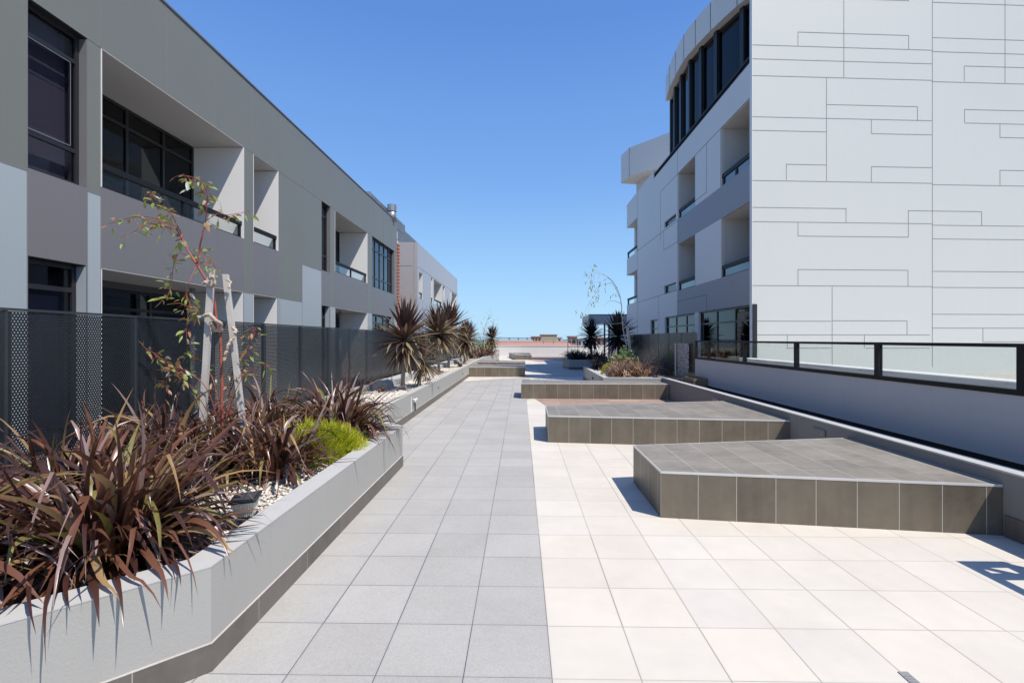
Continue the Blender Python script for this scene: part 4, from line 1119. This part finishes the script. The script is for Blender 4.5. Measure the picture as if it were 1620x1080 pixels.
tw([(352, 700), (365, 620, .1), (382, 570, .1), (400, 535, .1), (404, 518, .1)], .006, .0015)
tw([(352, 690), (372, 620, -.1), (392, 590, -.1), (425, 575, -.1)], .005, .0013)
tw([(352, 700), (340, 610), (318, 570, .1), (300, 562, .1)], .005, .0015)
tw([(352, 700), (362, 640, .15), (366, 600, .15), (375, 575, .15)], .005, .0013)
lv = MB(); q = random.Random(77); extra = twigs
for o_ in tips:
    n = len(o_)
    for i, p in enumerate(o_):
        if i < n*.36: continue
        for _ in range(q.choice((1, 2, 3, 3))):
            # a twiglet and its leaves
            d = Vector((q.gauss(0, 1), q.gauss(0, .6), q.gauss(-.1, .7))).normalized(); L = q.uniform(.03, .09)
            e_ = p+d*L+Vector((0, 0, -L*.3)); extra.tube([p, (p+e_)/2+Vector((0, 0, .006)), e_], [.0016, .0012, .0008], 4)
            for _k in range(q.choice((1, 1, 2, 3))):
                big = q.random() < .18
                lv.leaf(e_-d*L*q.random()*.6, (d.x+q.gauss(0, .5), d.y+q.gauss(0, .5), d.z+q.gauss(-.5, .4)), q.uniform(.04, .086)*(1.3 if big else .9), q.uniform(.016, .029)*(1.3 if big else .85), q.uniform(.2, 1.2), 4, q.choices((0, 1, 2), (52, 36, 12))[0], .25, q.uniform(-1, 1), None, .3)
extra.build('branches', MT['bark_red'], sap, smooth=True); lv.build('leaves', [MT['gum1'], MT['gum2'], MT['gum3']], sap, smooth=True)
# stakes and ties
def stake(px0, py0, px1, py1, label, w_=.036, dd=0, D=TD):
    a = AT(px0, py0, D+dd); b = AT(px1, py1, D+dd); d = (b-a).normalized()
    e_ = b+d*((.35-b.z)/d.z) if b.z > .38 else b
    r = root('timber_stake', (e_.x, e_.y, .4), label, 'stake', 'timber stakes')
    m = MB(); sx = Vector((1, .15, 0)).normalized(); sy = Vector((-.15, 1, 0)).normalized(); ring = []
    rr_ = random.Random(int(px0)); n = 9
    for i in range(n+1):
        p = e_.lerp(a, i/n)+sx*rr_.gauss(0, .0012); ring.append([p+sx*w_*s1+sy*w_*s2 for s1, s2 in ((-1, -1), (1, -1), (1, 1), (-1, 1))])
    for A, B in zip(ring, ring[1:]):
        for j in range(4): m.face([A[j], A[(j+1) % 4], B[(j+1) % 4], B[j]])
    m.face(ring[-1]); m.build('post', MT['timber'], r); return r
stake(334.5, 426, 321, 664, 'grey timber stake on the left of the red barked sapling', .0225, -.06)
stake(357, 434, 384, 668, 'leaning grey timber stake on the right of the red barked sapling', .0215, .08)
def tie(pts, w_, label):
    m = MB(); q = random.Random(len(label))
    P = [AT(p[0], p[1], p[2]+.68) for p in pts]; k = 0
    r = root('hessian_tie', tuple(P[0]), label, 'tie', 'hessian ties')
    out = []
    for a, b in zip(P, P[1:]):
        for i in range(6): out.append(a.lerp(b, i/6)+Vector((q.gauss(0, .0025), q.gauss(0, .0025), q.gauss(0, .0025))))
    out.append(P[-1]); m.tube(out, [w_*.95*q.uniform(.9, 1.06) for _ in out], 7)
    m.build('strap', MT['hessian'], r, smooth=True)
tie([(331, 442, 3.5), (338, 436, 3.48), (340, 450, 3.5), (333, 455, 3.55), (326, 446, 3.5), (320, 449, 3.5)], .013, 'frayed hessian tie near the top of the left stake')
tie([(322, 500, 3.5), (332, 497, 3.48), (340, 506, 3.5), (349, 512, 3.56), (350, 523, 3.6), (338, 522, 3.55), (333, 510, 3.5)], .018, 'hessian tie wrapping the red trunk to the left stake')
tie([(358, 442, 3.62), (365, 446, 3.63), (362, 456, 3.6)], .010, 'torn hessian scrap at the top of the right stake')
tie([(368, 518, 3.62), (374, 524, 3.6), (369, 534, 3.58), (361, 545, 3.56), (357, 560, 3.55), (354, 572, 3.55)], .015, 'hessian tie hanging down from the right stake')

# ---- thin pale tree on the right
def thin_tree(segs, D, label, r0, leaves, name='thin_tree'):
    b = AT(*segs[0][0], D); r = root(name, (b.x, b.y, .42), label, 'tree')
    m = MB(); br([AT(x, y, D) for x, y in segs[0]], r0, r0*.3, m, 7); m.build('trunk', MT['bark_pale'], r, smooth=True)
    m = MB(); ends = []
    for s_ in segs[1:]: ends.append(br([AT(x, y, D) for x, y in s_], r0*.42, r0*.1, m, 5))
    m.build('branches', MT['bark_pale'], r, smooth=True)
    l_ = MB(); q = random.Random(5)
    for (x, y, n, sp) in leaves:
        c = AT(x, y, D)
        for _ in range(n):
            p = c+Vector((q.gauss(0, sp), q.gauss(0, sp), q.gauss(0, sp*1.6)))
            l_.leaf(p, (q.gauss(0, .5), q.gauss(0, .5), -1), q.uniform(.08, .17), q.uniform(.02, .045), .3, 3, q.choices((0, 1, 2), (.4, .1, .5))[0], .2, q.uniform(-1.5, 1.5), None, .3)
    l_.build('leaves', [MT['gum1'], MT['gum2'], MT['gum3']], r)
thin_tree([[(992, 575), (991, 547), (986, 520), (984, 497), (981, 470), (972, 449), (958, 436), (947, 433)],
           [(980, 470), (970, 450), (958, 449), (947, 455), (944, 475), (938, 486)], [(972, 449), (962, 440), (952, 445), (940, 448), (938, 462)],
           [(958, 436), (948, 430), (936, 424), (930, 419)], [(947, 433), (938, 430), (930, 433), (921, 438)],
           [(982, 480), (972, 476), (962, 477), (956, 484)], [(950, 444), (945, 460), (933, 478), (926, 492), (919, 500)], [(985, 510), (975, 512), (962, 513), (957, 522)],
           [(986, 515), (988, 505), (990, 498)]], 17.0,
          'thin pale barked tree bending left in front of the right building', .022,
          [(938, 443, 16, .10), (938, 456, 16, .09), (944, 473, 8, .06), (921, 499, 16, .10), (939, 483, 7, .08), (930, 494, 6, .1), (936, 424, 6, .12), (930, 433, 5, .12), (924, 510, 3, .1), (955, 446, 5, .1), (975, 460, 4, .08)])
stake(992.5, 518, 997.5, 562, 'thin pale stake beside the bending pale tree', .035, 0, 16.8)
thin_tree([[(766, 556), (766, 530), (768, 515), (772, 505), (777, 499)], [(766, 530), (762, 512), (760, 506)], [(768, 515), (776, 508), (783, 506)], [(766, 525), (770, 520), (775, 512)]], 31,
          'spindly small tree near the far end of the left planter', .03, [(777, 500, 12, .2), (762, 508, 9, .2), (783, 509, 9, .2), (770, 503, 6, .2), (766, 524, 8, .15)])

# ---- solar lamps
def solar(loc, label, s_=1.0, rot=0.25):
    r = root('solar_lamp', (0, 0, 0), label, 'lamp', 'solar lamps'); 
    def fr(z0, z1, a, b, mb, mi=0):
        A = [(x*a, y*a, z0) for x, y in ((-1, -1), (1, -1), (1, 1), (-1, 1))]; B = [(x*b, y*b, z1) for x, y in ((-1, -1), (1, -1), (1, 1), (-1, 1))]
        for j in range(4): mb.face([A[j], A[(j+1) % 4], B[(j+1) % 4], B[j]], mi)
        mb.face(A[::-1], mi); mb.face(B, mi)
    m = MB(); fr(.222, .238, .098, .092, m); m.build('top_panel', MT['plastic'], r)
    m = MB(); m.box(-.072, -.004, -.07, .07, .238, .2405); m.box(.004, .072, -.07, .07, .238, .2405); m.build('solar_cells', MT['farpane'], r)
    m = MB()
    fr(.10, .222, .055, .078, m)
    for k in range(9):
        t = -1+2*k/8
        for sx in (-1, 1):
            m.tube([(t*.055, sx*.056, .10), (t*.078, sx*.079, .22)], .004, 5); m.tube([(sx*.056, t*.055, .10), (sx*.079, t*.078, .22)], .004, 5)
    m.build('lens', MT['lens'], r)
    m = MB(); fr(.08, .10, .066, .06, m); fr(.0, .08, .012, .016, m); m.build('stem', MT['plastic'], r)
    r.location = loc; r.rotation_euler = (0.10, -.05, rot); r.scale = (s_,)*3; return r
p = G(392, 836, .40); sp_ = solar((p[0], p[1], .415), 'black solar lamp with ribbed lens in the gravel of the front planter', .78)
c_ = ctree(sp_); c_.location = (2.75, 15.0, .42); c_.rotation_euler.z = .8; c_['label'] = 'small solar lamp beside the lime tuft in the right planter'

# ---- pipe and spot lights on the second wall
p0 = G(0, 900)
X2 = -2.11
yy = YX(653, X2)
r = root('overflow_pipe', (X2, yy, .2), 'small white pipe outlet fixed to the long planter wall', 'pipe')
m = MB(); m.tube([(X2+.004, yy-.02, .36), (X2+.05, yy-.02, .36), (X2+.05, yy-.02, .30)], .022, 10); m.tube([(X2+.05, yy+.03, .355), (X2+.05, yy+.15, .355)], .022, 10); m.build('elbow', MT['whiteplastic'], r, smooth=True)
m = MB(); m.tube([(X2+.05, yy-.02, .30), (X2+.05, yy-.02, .14)], .014, 8); m.build('down_tube', MT['plastic'], r)
m = MB(); m.box(X2+.001, X2+.006, yy-.16, yy-.10, .14, .42); m.build('patch', MT['whitewall'], r)
for px, lab in ((692.6, 'small round wall light nearer the camera on the long planter wall'), (731, 'small round wall light close to the tiled bench')):
    yy = YX(px, X2); r = root('spot_light', (X2, yy, .3), lab, 'wall light', 'spot lights on the planter wall')
    m = MB(); m.tube([(X2, yy, .31), (X2+.03, yy, .31)], .028, 12); m.build('housing', MT['steel'], r)
    m = MB(); m.tube([(X2+.03, yy, .31), (X2+.034, yy, .31)], .018, 10); m.build('lens', MT['plastic'], r)
yy = YX(939, 2.3); r = root('spot_light', (2.3, yy, .3), 'small dark wall light on the shaded side of the dry flax planter', 'wall light')
m = MB(); m.tube([(2.31, yy, .30), (2.25, yy, .30)], .035, 12); m.build('housing', MT['plastic'], r)

# ---- bits and pieces by the right fence
r = root('wooden_pallet', (4.1, 13.0, .45), 'weathered wooden boards lying on the ledge by the low wall', 'boards')
for k in range(4):
    m = MB(); m.box(4.02+k*.09, 4.09+k*.09, 12.55, 13.6, .47+.004*k, .50+.004*k); m.build('board', MT['wood'], r)
m = MB(); m.box(4.0, 4.38, 12.75, 12.83, .42, .47); m.box(4.0, 4.38, 13.3, 13.38, .42, .47); m.build('bearer', MT['wood'], r)
r = root('fence_light_sheet', (4.36, 13.2, .42), 'added sheet painted with light speckles of the perforated fence', 'panel')
m = MB(); m.box(4.385, 4.40, 12.75, 13.62, .45, 1.42); m.build('sheet', MT['hole_light'], r)  # added sheet, light through the fence holes is painted on it
m = MB(); m.box(4.38, 4.40, 13.78, 13.86, .45, 1.42); m.build('edge_strip', MT['cap'], r)
r = root('timber_crate', (4.2, 11.6, .3), 'small open timber crate in front of the glossy fence', 'crate')
m = MB()
for zz in (.36, .45, .54):
    m.box(4.08, 4.37, 11.45, 11.47, zz, zz+.07); m.box(4.08, 4.37, 12.1, 12.12, zz, zz+.07); m.box(4.06, 4.08, 11.45, 12.12, zz, zz+.07); m.box(4.37, 4.39, 11.45, 12.12, zz, zz+.07)
m.build('slats', MT['wood'], r)
m = MB(); m.box(4.08, 4.37, 11.47, 12.1, .34, .36); m.build('floor', MT['timber'], r)
def fchair(c, label, mat, s_=1.0, rot=0.0, name='folding_chair'):
    r = root(name, (0, 0, 0), label, 'chair', 'folding garden chairs')
    m = MB()
    for k in range(6): m.box(-.2, .2, -.2+k*.07, -.15+k*.07, .42, .44)
    m.build('seat', MT[mat], r)
    m = MB()
    for k in range(5): m.tube([(-.2, .2+k*.03, .52+k*.08), (.2, .2+k*.03, .52+k*.08)], .014, 5)
    m.build('backrest', MT[mat], r)
    for sx in (-.2, .2):
        m = MB(); m.tube([(sx, -.22, 0), (sx, .34, .88)], .013, 6); m.build('leg', MT[mat], r)
        m = MB(); m.tube([(sx, .24, 0), (sx, -.2, .43)], .013, 6); m.build('leg', MT[mat], r)
    r.location = c; r.rotation_euler.z = rot; r.scale = (s_,)*3; return r
fchair((4.12, 13.95, .42), 'small black slatted folding chair beside the sheet painted with light speckles', 'plastic', .52, -.8)
fchair((4.0, 16.6, .42), 'pale folding chair standing in for a small table behind the dry flax', 'timber', .75, .9)  # chair shape stands in for a small pale garden table
# slatted table added unseen just right of the view; it throws the striped shadow on the pale tiles
r = root('shadow_table', (3.6, 2.7, 0), 'unseen table added to cast the striped shadow on the tiles', 'table')
m = MB(); m.box(3.40, 3.72, 3.02, 3.10, .71, .75); m.box(3.40, 3.46, 2.1, 3.02, .71, .75); m.box(3.66, 3.72, 2.1, 3.02, .71, .75); m.box(3.46, 3.66, 2.85, 2.93, .715, .745)
m.build('table_top', MT['rail'], r)
for xx in (3.43, 3.69):
    for y_ in (2.15, 3.06):
        m = MB(); m.box(xx-.02, xx+.02, y_-.02, y_+.02, 0, .71); m.build('leg', MT['rail'], r)
